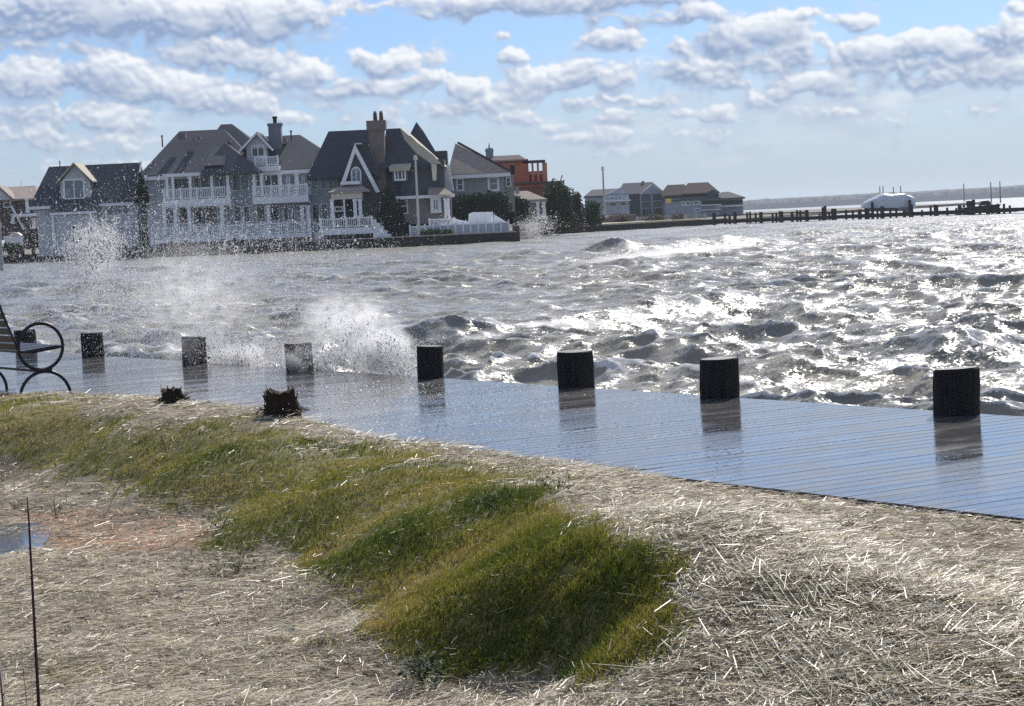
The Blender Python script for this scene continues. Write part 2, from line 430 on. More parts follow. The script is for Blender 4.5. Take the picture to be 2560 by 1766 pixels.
# ------------------------------------------------------------------ open water
WZ = -0.36
def build_water():
    azs = np.radians(np.arange(-19, 19.001, .1))
    rs = [10.5]
    while rs[-1] < 300: rs.append(rs[-1] + max(.042, .052 * (rs[-1] / 20) ** 1.2))
    while rs[-1] < 4200: rs.append(rs[-1] * 1.035)
    rs = np.array(rs)
    A, R = np.meshgrid(azs, rs)
    A = A + (vnoise(R * 3, A * 900, 5) - .5) * .0012
    X0 = R * np.sin(A); Y0 = R * np.cos(A)
    X = X0.copy(); Y = Y0.copy(); Z = np.zeros_like(X)
    Jxx = np.ones_like(X); Jyy = np.ones_like(X); Jxy = np.zeros_like(X)
    step = np.maximum(.052 * (R / 20) ** 1.2, .05)
    main = math.radians(214)  # heading of the seas: from the sun's side down to the left
    g2 = np.random.default_rng(5)
    gust = .75 + .5 * fbm(X0 * .045, Y0 * .045, 2, 3)
    gust2 = .5 + 1.0 * fbm(X0 * .11 + 5, Y0 * .11, 2, 9)
    lam_list = np.concatenate([g2.uniform(4.0, 8.5, 10), g2.uniform(2.0, 4.2, 16), g2.uniform(.9, 2.0, 22), g2.uniform(.4, .9, 26), g2.uniform(.18, .4, 26)])
    for lam in lam_list:
        spread = 15 if lam > 4 else (21 if lam > 2 else 36 if lam > .7 else 65)
        th = main + math.radians(g2.normal(0, spread))
        k = 2 * math.pi / lam
        amp = .026 if lam > 4 else   .0195 if lam > 2 else .0120 if lam > .9 else .0068 if lam > .4 else .0032
        amp *= g2.uniform(.6, 1.3)
        kx, ky = math.sin(th) * k, math.cos(th) * k
        ph = g2.uniform(0, 6.283)
        fade = np.clip((lam / step - 2.2) / 2.0, 0, 1)
        gg = gust if lam > 2 else gust2
        a = amp * fade * gg
        q = 1.25 if lam > .9 else 1.0
        arg = kx * X0 + ky * Y0 + ph
        sn = np.sin(arg); cs = np.cos(arg)
        Z += a * cs
        X -= q * a * kx / k * sn; Y -= q * a * ky / k * sn
        c = q * a * cs / k
        Jxx -= c * kx * kx; Jyy -= c * ky * ky; Jxy -= c * kx * ky
    # two larger seas standing out of the chop
    crest = np.zeros_like(X)
    for (pa, pb, hgt, wid) in [((1440, 655), (1900, 610), .50, 1.9), ((1130, 865), (2000, 762), .34, .85), ((1850, 960), (2480, 880), .20, .7), ((950, 655), (1400, 640), .25, 1.5), ((250, 850), (480, 862), .16, .5)]:
        a = atz(*pa, WZ)[:2]; b = atz(*pb, WZ)[:2]
        L = np.linalg.norm(b - a); u = (b - a) / L; n = np.array([-u[1], u[0]])
        s = ((X0 - a[0]) * u[0] + (Y0 - a[1]) * u[1]) / L
        wob = (fbm(s * L * .5, s * 0, 3, 4) - .5) * wid * 1.6
        q = ((X0 - a[0]) * n[0] + (Y0 - a[1]) * n[1] + wob) / wid
        env = np.clip(s * 4 + .3, 0, 1) * np.clip((1 - s) * 4 + .3, 0, 1) * (.7 + .6 * fbm(s * L * .8, s * 0 + 3, 3, 8))
        env[(s < -.07) | (s > 1.07)] = 0
        prof = np.exp(-q * q) * np.where(q > 0, 1, 1)
        Z += hgt * env * prof
        crest = np.maximum(crest, env * np.exp(-(q * 1.9 + .25) ** 2) * min(1, hgt / .3))
    J = Jxx * Jyy - Jxy ** 2
    foam = np.clip((.80 - J) / .80, 0, .85)
    foam = np.maximum(foam, crest * .34)
    # broken water along the walk
    pp = perp(X0, Y0)
    edge = np.exp(-np.clip(pp - FAR, 0, 9) / .5)
    foam = np.clip(foam + .28 * edge * fbm(X0 * 2, Y0 * 2, 3, 2), 0, 1)
    Z *= 1 - .35 * edge
    Z = Z + WZ
    V = np.stack([X, Y, Z], -1).reshape(-1, 3)
    nr, na = X.shape
    idx = np.arange(nr * na).reshape(nr, na)
    F = np.stack([idx[:-1, :-1], idx[1:, :-1], idx[1:, 1:], idx[:-1, 1:]], -1).reshape(-1, 4)[:, ::-1]
    keep = (perp(V[:, 0], V[:, 1]) > FAR - .06)
    F = F[keep[F].all(1)]
    m = bpy.data.materials.new('bay_water'); m.use_nodes = True
    t = NT(m.node_tree); nt = m.node_tree; b = nt.nodes['Principled BSDF']
    geo = t.n('ShaderNodeNewGeometry')
    pos = geo.outputs['Position']
    n1 = t.noise(pos, 4.0, 4.0, .7, out='Color'); n2 = t.noise(pos, 24.0, 3.0, .7, out='Color')
    per = t.vmath('ADD', t.vmath('MULTIPLY', t.vmath('SUBTRACT', n1, (.5, .5, .5)), (1.5, 1.5, 0)),
                  t.vmath('MULTIPLY', t.vmath('SUBTRACT', n2, (.5, .5, .5)), (1.5, 1.5, 0)))
    nn = t.vmath('NORMALIZE', t.vmath('ADD', geo.outputs['Normal'], per))
    b.inputs['Base Color'].default_value = (.085, .080, .066, 1)
    t.l(t.ramp(t.noise(pos, .25, 3.0), [(.3, (.20, .195, .165)), (.7, (.30, .27, .20))]), b.inputs['Base Color'])
    b.inputs['Roughness'].default_value = .26
    b.inputs['IOR'].default_value = 1.33
    t.l(nn, b.inputs['Normal'])
    fo_a = t.n('ShaderNodeBsdfDiffuse'); fo_a.inputs[0].default_value = (.86, .86, .85, 1); fo_b = t.n('ShaderNodeBsdfTranslucent'); fo_b.inputs[0].default_value = (.9, .9, .88, 1)
    fo = t.n('ShaderNodeMixShader'); fo.inputs[0].default_value = .35; t.l(fo_a.outputs[0], fo.inputs[1]); t.l(fo_b.outputs[0], fo.inputs[2])
    at = t.n('ShaderNodeAttribute'); at.attribute_name = 'foam'
    fn = t.noise(t.vmath('MULTIPLY', pos, (1, 1, 1)), 6.0, 8.0, .82)
    streak = t.noise(t.vmath('MULTIPLY', pos, (.8, .35, 1)), 1.3, 5.0, .65)
    base = t.math('ADD', at.outputs['Fac'], t.math('MULTIPLY', t.mapr(streak, .44, .70), .52))
    fm = t.mapr(t.math('ADD', base, t.math('MULTIPLY', t.math('SUBTRACT', fn, .5), 2.6)), .50, .74)
    mx = t.n('ShaderNodeMixShader'); t.l(fm, mx.inputs[0]); t.l(b.outputs[0], mx.inputs[1]); t.l(fo.outputs[0], mx.inputs[2])
    t.l(mx.outputs[0], nt.nodes['Material Output'].inputs[0])
    o = np_mesh('water', V, F, m, attrs={'foam': foam.ravel()}, smooth=True)
    tag(o, kind='structure')
    return m
bay_mat = build_water()
# the sheet of sea that goes on all round, a little below the waves
MB().box(-6000, 6000, -400, 5200, WZ - 2.0, WZ - 1.2).build('water', mat('deep_water', (.08, .075, .06), .12, .5, .1, .1, ior=1.33))['kind'] = 'structure'

# ------------------------------------------------------------------ near ground
GP = [(1740,1203,-.015),(2000,1233,-.015),(2300,1272,-.015),(2560,1300,-.02),
 (1450,1230,.10),(1600,1240,.12),(1750,1262,.16),(1850,1292,.20),(1980,1345,.20),(2100,1400,.19),(2230,1462,.17),(2350,1522,.15),(2560,1622,.11),
 (2250,1310,-.045),(2560,1340,-.05),(2560,1420,-.045),(2560,1490,-.02),(2350,1400,-.02),(2100,1290,-.02),(1900,1255,-.015),
 (1000,1160,.12),(1150,1230,.11),(1300,1270,.13),(1450,1330,.15),(1600,1400,.15),(1620,1560,.02),(1400,1690,-.26),(1100,1650,-.28),(920,1520,-.26),
 (1250,1450,.0),(1000,1330,-.02),(780,1240,.0),(500,1160,.01),(250,1100,.02),(0,1080,.03),
 (700,1410,-.26),(520,1300,-.25),(300,1235,-.24),(100,1190,-.22),(0,1170,-.21),
 (0,1240,-.27),(60,1400,-.28),(0,1480,-.28),(0,1620,-.28),(0,1766,-.28),(300,1500,-.27),(300,1766,-.28),(700,1600,-.28),(900,1766,-.28),(1400,1766,-.25),
 (1700,1700,-.06),(1900,1766,-.05),(2100,1600,.10),(2100,1700,.04),(2350,1660,.09),(2350,1740,.05),(2560,1766,.05)]
GXY = np.array([atz(a, b, z)[:2] for a, b, z in GP]); GZ = np.array([z for *_, z in GP])
for a, b in [(0,985),(100,987),(200,988),(320,993),(420,1003),(510,1010),(600,1018),(705,1037),(780,1058),(850,1078),(920,1096),(1000,1108),(1150,1128),(1300,1146),(1450,1165)]:
    d = ray(a, b); q = EYE + d * ((NEAR - .3) - (EYE - DC) @ DN) / (d @ DN)     # the crest runs a foot from the walk
    for o in (0, -.25):
        GXY = np.vstack([GXY, [q[:2] + DN[:2] * o]]); GZ = np.append(GZ, q[2] + .02 * o)
# ring of outer support
ext = [(-3.5, 3.0, -.28), (0, 3.0, -.28), (3.5, 3.0, -.1), (-9, 14, -.27), (-9, 22, .0), (6, 6, -.05), (-6, 8, -.28), (4.5, 8.2, -.05), (-7.5, 26, .05)]
GXY = np.vstack([GXY, [(a, b) for a, b, _ in ext]]); GZ = np.append(GZ, [z for *_, z in ext])
def tps_k(d): return np.where(d > 1e-9, d * d * np.log(d + 1e-12), 0)
def tps_fit(P_, z, lam=.02):
    n = len(P_); D = np.linalg.norm(P_[:, None] - P_[None], axis=2); K = tps_k(D) + lam * np.eye(n)
    Q = np.hstack([np.ones((n, 1)), P_]); A = np.zeros((n + 3, n + 3)); A[:n, :n] = K; A[:n, n:] = Q; A[n:, :n] = Q.T
    return np.linalg.solve(A, np.append(z, [0, 0, 0]))
GW = tps_fit(GXY, GZ)
HOLLOW = [((-95, 1405), (56, 40), -.315), ((135, 1603), (20, 6), -.31), ((1740, 1214), (60, 6), -.028)]
HW = []
for (hx, hy), (ha, hb), hz in HOLLOW:
    c = atz(hx, hy, hz); e1 = atz(hx + ha, hy, hz); e2 = atz(hx, hy + hb, hz)
    HW.append((c[0], c[1], abs(e1[0] - c[0]), abs(e2[1] - c[1]), hz))
def ground_z(X, Y, micro=True):
    X = np.asarray(X, float); Y = np.asarray(Y, float); sh = X.shape
    x = X.ravel(); y = Y.ravel(); z = GW[-3] + GW[-2] * x + GW[-1] * y
    for i, p in enumerate(GXY): z = z + GW[i] * tps_k(np.hypot(x - p[0], y - p[1]))
    z = np.clip(z, -.34, .34)
    if micro:
        z = z + (fbm(x * 2.2, y * 2.2, 3, 21) - .5) * .05 + (fbm(x * 11, y * 11, 3, 31) - .5) * .022
    for hx, hy, ha, hb, hz in HW:
        q = ((x - hx) / ha) ** 2 + ((y - hy) / hb) ** 2
        k = np.exp(-q * .9); z = z * (1 - k) + k * (hz - .03 + (z - hz) * .4 - .0)
    p = perp(x, y)
    f_ = np.clip((NEAR - .02 - p) / .26, 0, 1); f_ = f_ * f_ * (3 - 2 * f_)
    z = z * f_ + np.clip(z, -.022, -.002) * (1 - f_)
    z = np.where(p > NEAR - .015, -.16, z)
    return z.reshape(sh)
def pip(px, py, poly):
    inside = np.zeros(px.shape, bool); n = len(poly); j = n - 1
    for i in range(n):
        xi, yi = poly[i]; xj, yj = poly[j]
        c = ((yi > py) != (yj > py)) & (px < (xj - xi) * (py - yi) / (yj - yi + 1e-9) + xi)
        inside ^= c; j = i
    return inside
GRASS = [(-300,1000),(0,1008),(120,1012),(260,1030),(330,1075),(430,1060),(560,1050),(650,1075),(760,1105),(900,1120),(1030,1140),(1120,1190),(1330,1215),(1430,1280),(1540,1330),(1640,1400),(1680,1500),
 (1660,1590),(1640,1650),(1500,1680),(1300,1695),(1080,1665),(960,1580),(880,1490),(830,1430),(700,1410),(600,1385),(540,1340),(520,1270),(440,1255),(250,1215),(120,1180),(0,1150),(-300,1140)]
ORANGE = [(20,1290),(300,1270),(470,1300),(560,1370),(400,1390),(150,1380),(30,1340)]
def ground_samples(n, rmin=4.6, rmax=26, seed=1, amin=-16, amax=16):
    g = np.random.default_rng(seed)
    a = np.radians(g.uniform(amin, amax, n)); v = g.uniform(1 / rmax, 1 / rmin, n); r = 1 / v
    X = r * np.sin(a); Y = r * np.cos(a)
    ok = perp(X, Y) < NEAR - .02
    X, Y, r = X[ok], Y[ok], r[ok]
    Z = ground_z(X, Y)
    px, py = proj(np.stack([X, Y, Z], -1))
    return X, Y, Z, r, px, py, g
def grass_mask(X, Y, px, py):
    g = np.random.default_rng(len(X))
    jx = (fbm(X * 3, Y * 3, 3, 41) - .5) * 240 + g.normal(0, 38, len(X)); jy = (fbm(X * 3 + 7, Y * 3, 3, 43) - .5) * 120 + g.normal(0, 17, len(X))
    return pip(px + jx, py + jy, GRASS)

def build_ground():
    azs = np.radians(np.arange(-24, 24.01, .16)); rs = [3.0]
    while rs[-1] < 27: rs.append(rs[-1] * 1.0045 + .004)
    A, R = np.meshgrid(azs, np.array(rs)); X = R * np.sin(A); Y = R * np.cos(A); Z = ground_z(X, Y)
    V = np.stack([X, Y, Z], -1).reshape(-1, 3); nr, na = X.shape
    idx = np.arange(nr * na).reshape(nr, na)
    F = np.stack([idx[:-1, :-1], idx[1:, :-1], idx[1:, 1:], idx[:-1, 1:]], -1).reshape(-1, 4)[:, ::-1]
    keep = (perp(V[:, 0], V[:, 1]) < NEAR + .6); F = F[keep[F].all(1)]
    pxg, pyg = proj(V); turf = grass_mask(V[:, 0], V[:, 1], pxg, pyg).astype(float) * (V[:, 1] < 30)
    m = mat('berm_soil', (.24, .20, .14), .85, .25, .5, 6.0, .6, 45, col2=(.09, .07, .045))
    o = np_mesh('ground', V, F, m, smooth=True, attrs={'turf': turf}); tag(o, kind='structure')
    t = NT(m.node_tree); b = m.node_tree.nodes['Principled BSDF']; lk = b.inputs['Base Color'].links[0].from_socket
    at = t.n('ShaderNodeAttribute'); at.attribute_name = 'turf'; geo = t.n('ShaderNodeNewGeometry')
    t.l(t.mix(at.outputs['Fac'], lk, t.ramp(t.noise(geo.outputs['Position'], 9.0, 5.0, .7), [(.3, (.06, .065, .018)), (.5, (.16, .145, .05)), (.75, (.30, .25, .12))])), b.inputs['Base Color'])
    # the same ground behind and beside the viewer
    MB().box(-60, 60, -60, 3.05, -.75, -.30).build('ground', m)['kind'] = 'structure'
build_ground()

def ribbons(X, Y, Z, dx, dy, dz, L, w, lift, bend, wn=None, flat=False):
    """narrow bent ribbons, 2 quads each: start point, direction, length, width"""
    n = len(X)
    D = np.stack([dx, dy, dz], -1); D /= np.linalg.norm(D, axis=1)[:, None]
    up = np.array([0, 0, 1.0]); side = np.cross(D, up); sl = np.linalg.norm(side, axis=1)[:, None]; side /= np.maximum(sl, 1e-3)
    if wn is not None: side = side * np.cos(wn)[:, None] + np.cross(side, D) * np.sin(wn)[:, None]
    P0 = np.stack([X, Y, Z], -1)
    P1 = P0 + D * (L * .5)[:, None]; P1[:, 2] += lift
    P2 = P0 + D * L[:, None]; P2[:, 2] += lift * .3 + bend
    W = side * (w * .5)[:, None]
    V = np.stack([P0 - W, P0 + W, P1 - W, P1 + W, P2 - W * .8, P2 + W * .8], 1).reshape(-1, 3)
    if flat:
        V = np.stack([P0 - W, P0 + W, P2 + W * .8, P2 - W * .8], 1).reshape(-1, 3)
        return V, np.arange(n)[:, None] * 4 + np.array([[0, 1, 2, 3]])
    b = np.arange(n)[:, None] * 6
    F = np.concatenate([b + np.array([[0, 1, 3, 2]]), b + np.array([[2, 3, 5, 4]])], 0)
    return V, F

straw_mat = attr_mat('straw', [(0.0, (.05, .033, .018)), (.2, (.18, .135, .08)), (.45, (.60, .52, .35)), (.7, (.86, .78, .58)), (.9, (.95, .91, .78)), (1.0, (.62, .25, .07))], .45, .32, .5)
def build_straw():
    X, Y, Z, r, px, py, g = ground_samples(340000, seed=3)
    gm = grass_mask(X, Y, px, py)
    keep = (~gm) | (g.random(len(X)) < .10)
    # bare puddle edges and thin spots
    X, Y, Z, r, px, py, gm = [q[keep] for q in (X, Y, Z, r, px, py, gm)]
    n = len(X)
    flow = fbm(X * .8, Y * .8, 2, 77) * 2.6 - 1.3
    ang = g.normal(0, .75, n) + flow * .9 + np.where(g.random(n) < .3, g.uniform(-1.5, 1.5, n), 0)
    dx = np.cos(ang); dy = np.sin(ang) * 1.0; dz = g.normal(.0, .10, n)
    L = g.gamma(1.7, .024, n) + .014; L = np.minimum(L, .20)
    w = g.uniform(.0020, .0047, n) * np.clip(r / 11, .9, 1.7)
    L = L * np.clip(r / 11, .95, 1.5)
    mound = pip(px, py, [(1620,1230),(1850,1290),(2100,1400),(2560,1620),(2560,1766),(1600,1766),(1650,1500)])
    L = np.where(mound, L * 1.3, L) * np.where(py > 1450, 1.25, 1)
    tint = np.clip(g.normal(.52, .31, n) + (fbm(X * 2.5, Y * 2.5, 3, 12) - .5) * .55, 0, .92)
    og = pip(px, py, ORANGE) & (g.random(n) < .7)
    tint = np.where(og, g.uniform(.93, 1.0, n), tint)
    V, F = ribbons(X, Y, Z + .004 + g.uniform(0, .016, n) + .02 * np.clip(fbm(X * 6, Y * 6, 3, 66) - .55, 0, 1), dx, dy, dz, L, w, g.uniform(-.002, .006, n), g.normal(0, .006, n), g.uniform(-.9, .9, n), True)
    o = np_mesh('straw', V, F, straw_mat, attrs={'tint': np.repeat(tint, 4)})
    tag(o, 'loose pale straw mulch strewn over the berm and the flat ground', 'straw', kind='stuff')
build_straw()

grass_mat = attr_mat('grass_blades', [(0.0, (.055, .085, .014)), (.3, (.135, .165, .024)), (.55, (.25, .235, .045)), (.75, (.36, .29, .08)), (1.0, (.44, .34, .14))], .7, .45, .08)
def build_grass():
    X, Y, Z, r, px, py, g = ground_samples(1200000, seed=5)
    keep = grass_mask(X, Y, px, py)
    keep |= pip(px, py, [(100,1660),(220,1640),(260,1690),(120,1710)]) & (g.random(len(X)) < .25)
    keep |= pip(px, py, [(640,1600),(860,1590),(840,1650),(660,1660)]) & (g.random(len(X)) < .10)
    X, Y, Z, r, px, py = [q[keep] for q in (X, Y, Z, r, px, py)]
    n = len(X)
    dry = fbm(X * 1.6 + 3, Y * 1.6, 4, 91)
    # greener towards the foot of the mound
    gx = np.clip((px - 700) / 700, 0, 1)
    dens = fbm(X * 4.5, Y * 4.5, 3, 15)
    k2 = g.random(n) < np.clip(2.2 * dens, .45, 1)
    X, Y, Z, r, px, py, dry, gx, dens = [q[k2] for q in (X, Y, Z, r, px, py, dry, gx, dens)]
    n = len(X)
    dark = np.exp(-(((px - 1450) / 90) ** 2 + ((py - 1410) / 50) ** 2)) + np.exp(-(((px - 1250) / 70) ** 2 + ((py - 1270) / 25) ** 2)) + np.exp(-(((px - 90) / 60) ** 2 + ((py - 1200) / 30) ** 2))
    tint = np.clip(.52 + (dry - .5) * 1.7 - .12 * gx + g.normal(0, .17, n) - dark * .15, 0, 1)
    H = (.016 + .030 * g.random(n)) * (.6 + .9 * dens) * (1 + .5 * gx) * (1 + .3 * dark)
    ang = g.normal(-.5, 1.1, n); lean = np.abs(g.normal(.45, .3, n))
    D = np.stack([np.cos(ang) * lean, np.sin(ang) * lean, np.ones(n)], -1); D /= np.linalg.norm(D, axis=1)[:, None]
    sd = g.uniform(0, 6.28, n); side = np.stack([np.cos(sd), np.sin(sd), np.zeros(n)], -1)
    w = g.uniform(.0022, .0046, n) * np.clip(r / 11, .9, 1.8)
    P0 = np.stack([X, Y, Z - .004], -1); P1 = P0 + D * (H * .55)[:, None]
    P2 = P0 + D * H[:, None] + np.stack([np.cos(ang), np.sin(ang), -np.ones(n) * .5], -1) * (H * .35)[:, None]
    V = np.stack([P0 - side * w[:, None] * .5, P0 + side * w[:, None] * .5, P1 + side * w[:, None] * .45, P1 - side * w[:, None] * .45, P2], 1).reshape(-1, 3)
    b = np.arange(n)[:, None] * 5
    F = np.concatenate([b + np.array([[0, 1, 2]]), b + np.array([[0, 2, 3]]), b + np.array([[3, 2, 4]])], 0)
    o = np_mesh('grass', V, F, grass_mat, attrs={'tint': np.repeat(tint, 5)})
    tag(o, 'short olive and green grass covering the slope of the berm', 'grass', kind='stuff')
build_grass()

# erosion netting stretched over the right-hand mound
def build_net():
    a = atz(1600, 1235, .05)[:2]; b = atz(2560, 1905, .0)[:2]
    u = (b - a) / np.linalg.norm(b - a); n = np.array([-u[1], u[0]])
    if n[0] < 0: n = -n
    L = np.linalg.norm(b - a) + .6
    Vs, Fs = [], []; k = 0
    g = np.random.default_rng(8)
    zone = [(1640,1330),(1700,1250),(1800,1255),(1950,1310),(2200,1420),(2400,1500),(2620,1600),(2620,1766),(2150,1800),(1900,1720),(1740,1620),(1690,1520)]
    def line(p, q, w, seg):
        nonlocal k
        s = np.linspace(0, 1, seg); X = p[0] + (q[0] - p[0]) * s; Y = p[1] + (q[1] - p[1]) * s
        off = (fbm(s * 9 + p[0] * 7, s * 0 + p[1] * 5, 2, 6) - .5) * .04
        d = np.array(q) - np.array(p); d = d / np.linalg.norm(d); m = np.array([-d[1], d[0]])
        X = X + m[0] * off; Y = Y + m[1] * off
        Z = ground_z(X, Y) + .012 + .010 * (fbm(X * 9, Y * 9, 2, 5) - .4)
        A = np.stack([X + m[0] * w, Y + m[1] * w, Z], -1); B = np.stack([X - m[0] * w, Y - m[1] * w, Z + w], -1)
        px, py = proj(A); ok = pip(px, py, zone) & (fbm(X * 3, Y * 3, 2, 55) > .36)
        i = np.arange(seg - 1); i = i[ok[:-1] & ok[1:]] + k
        Vs.append(np.concatenate([A, B]))
        Fs.append(np.stack([i, i + 1, i + 1 + seg, i + seg], -1)); k += 2 * seg
    for i in range(110):
        o = -1.3 + i * .026 + g.normal(0, .003)
        line(a + u * -.3 + n * o, a + u * L + n * (o + g.normal(0, .01)), g.uniform(.0013, .0026), 110)
    for i in range(int(L / .034)):
        s = i * .034 + g.normal(0, .003)
        line(a + u * s - n * 1.3, a + u * s + n * 1.5, g.uniform(.0008, .0013), 60)
    m = mat('net_cord', (.50, .52, .42), .4, .5, .2, 20)
    V = np.concatenate(Vs); F = np.concatenate(Fs)
    used = np.unique(F); remap = np.zeros(len(V), int); remap[used] = np.arange(len(used))
    o = np_mesh('erosion_netting', V[used], remap[F], m)
    tag(o, 'pale straw coloured erosion control netting stretched over the bare mound', 'netting')
build_net()

# puddles standing in the low spots
puddle_mat = mat('puddle_water', (.11, .105, .10), .08, .5, .2, 3.0, ior=1.33)
t = NT(puddle_mat.node_tree); geo = t.n('ShaderNodeNewGeometry')
nz = t.noise(geo.outputs['Position'], 30.0, 2.0, .5, out='Color')
nn = t.vmath('NORMALIZE', t.vmath('ADD', geo.outputs['Normal'], t.vmath('MULTIPLY', t.vmath('SUBTRACT', nz, (.5, .5, .5)), (.08, .08, 0))))
t.l(nn, puddle_mat.node_tree.nodes['Principled BSDF'].inputs['Normal'])
for hx, hy, ha, hb, hz in HW:
    xs = np.linspace(hx - 3 * ha, hx + 3 * ha, 90); ys = np.linspace(hy - 3 * hb, hy + 3 * hb, 90)
    GX, GY = np.meshgrid(xs, ys); low_ = (ground_z(GX, GY) < hz + .004) & (perp(GX, GY) < NEAR - .03) & (((GX - hx) / ha) ** 2 + ((GY - hy) / hb) ** 2 < 7)
    idx = np.arange(GX.size).reshape(GX.shape); F_ = np.stack([idx[:-1, :-1], idx[:-1, 1:], idx[1:, 1:], idx[1:, :-1]], -1).reshape(-1, 4)
    F_ = F_[low_.ravel()[F_].any(1)]
    if not len(F_): continue
    used = np.unique(F_); rm = np.zeros(GX.size, int); rm[used] = np.arange(len(used))
    V_ = np.stack([GX.ravel(), GY.ravel(), np.full(GX.size, hz)], -1)[used]
    tag(np_mesh('puddle', V_, rm[F_], puddle_mat), kind='structure')

# ------------------------------------------------------------------ boardwalk
def wet_wood():
    m = bpy.data.materials.new('wet_decking'); m.use_nodes = True
    t = NT(m.node_tree); b = m.node_tree.nodes['Principled BSDF']
    geo = t.n('ShaderNodeNewGeometry'); pos = geo.outputs['Position']
    rot = t.n('ShaderNodeVectorRotate', rotation_type='Z_AXIS'); rot.inputs['Angle'].default_value = -math.atan2(DN[1], DN[0]); t.l(pos, rot.inputs['Vector'])
    R = rot.outputs[0]   # x now runs along each board
    grain = t.noise(t.vmath('MULTIPLY', R, (1, 14, 1)), 3.0, 4.0, .6)
    t.l(t.ramp(grain, [(.3, (.07, .066, .062)), (.7, (.15, .143, .135))]), b.inputs['Base Color'])
    t.l(t.mapr(t.noise(t.vmath('MULTIPLY', R, (.8, 2.2, 1)), 1.1, 4.0, .6), .38, .62, .05, .20), b.inputs['Roughness']); b.inputs['IOR'].default_value = 1.5
    n1 = t.noise(t.vmath('MULTIPLY', R, (.35, 3.0, 1)), 5.0, 3.0, .6, out='Color')
    n2 = t.noise(pos, 55.0, 2.0, .5, out='Color')
    amp = t.mapr(t.noise(pos, .5, 2.0), .42, .62, .010, .045)
    per = t.vmath('ADD', t.vmath('MULTIPLY', t.vmath('SUBTRACT', n1, (.5, .5, .5)), (.07, .07, 0)), 
                  t.vmath('MULTIPLY', t.vmath('SUBTRACT', n2, (.5, .5, .5)), (.06, .06, 0)))
    # rings where drops of spray strike the film of water
    dot_ = t.vmath('LENGTH', t.vmath('MULTIPLY', t.vmath('SUBTRACT', pos, (-.2, 19.6, 0)), (.26, .20, 0)))
    spots = t.math('MULTIPLY', t.mapr(t.noise(pos, 34.0, 1.0, .5), .57, .63), t.mapr(dot_, .3, 1.5, 1, .06))
    n3 = t.noise(pos, 90.0, 2.0, .6, out='Color')
    sv_ = t.n('ShaderNodeVectorMath', operation='SCALE'); t.l(t.vmath('MULTIPLY', t.vmath('SUBTRACT', n3, (.5, .40, .5)), (3.2, 3.2, 0)), sv_.inputs[0]); t.l(spots, sv_.inputs['Scale'])
    per = t.vmath('ADD', per, sv_.outputs[0])
    t.l(t.vmath('NORMALIZE', t.vmath('ADD', geo.outputs['Normal'], per)), b.inputs['Normal'])
    return m
deck_mat = wet_wood()
def build_deck():
    # the walk's own direction is its local y, so the boards lie along local x
    ang = math.atan2(DN[1], DN[0])
    t0, t1 = -13.8, 14.6
    root = empty('boardwalk', tuple(dk(0, 0, -.2)), 'flooded grey plank boardwalk running along the edge of the bay', 'boardwalk')
    root.rotation_euler = (0, 0, ang)
    pitch = .145; W = pitch - .003
    lx0, lx1 = NEAR, FAR
    metas = []
    for v in range(6):
        tl = rnd.uniform(-.0004, .0004); cup = rnd.uniform(.0001, .0007)
        prof = [(-W / 2, -.038), (-W / 2, -.002 - tl), (-W / 2 + .002, 0 - tl), (-W / 4, -cup * .7 - tl * .5), (0, -cup), (W / 4, -cup * .7 + tl * .5), (W / 2 - .002, tl), (W / 2, -.002 + tl), (W / 2, -.038)]
        n = len(prof); vs = [(lx0, y, z) for y, z in prof] + [(lx1, y, z) for y, z in prof]
        fs = [(i, i + 1, i + 1 + n, i + n) for i in range(n - 1)] + [(n - 1, 0, n, 2 * n - 1), tuple(range(n - 1, -1, -1)), tuple(range(n, 2 * n))]
        me = bpy.data.meshes.new('plank'); me.from_pydata(vs, [], [tuple(reversed(f)) for f in fs]); me.materials.append(deck_mat); me.update()
        metas.append(me)
    k = int((t1 - t0) / pitch)
    for i in range(k):
        o = bpy.data.objects.new('plank', metas[rnd.randrange(6)]); COL.objects.link(o); o.parent = root
        o.location = (rnd.uniform(-.004, .004), t0 + i * pitch, .2 + rnd.uniform(-.0004, .0004))
    dark = mat('joist_timber', (.05, .042, .035), .8, .3, .4, 8)
    def loc(name, x0, x1, y0, y1, z0, z1):
        mb = MB().box(x0, x1, y0, y1, z0, z1); me = bpy.data.meshes.new(name); me.from_pydata(mb.v, [], mb.f); me.materials.append(dark)
        o = bpy.data.objects.new(name, me); COL.objects.link(o); o.parent = root
    for x in (NEAR + .03, -2.3, -1.2, -.2): loc('joist', x, x + .05, t0, t1, 0.0, .158)
    loc('edge_board', NEAR - .032, NEAR - .006, t0, t1, -.02, .188)
build_deck()

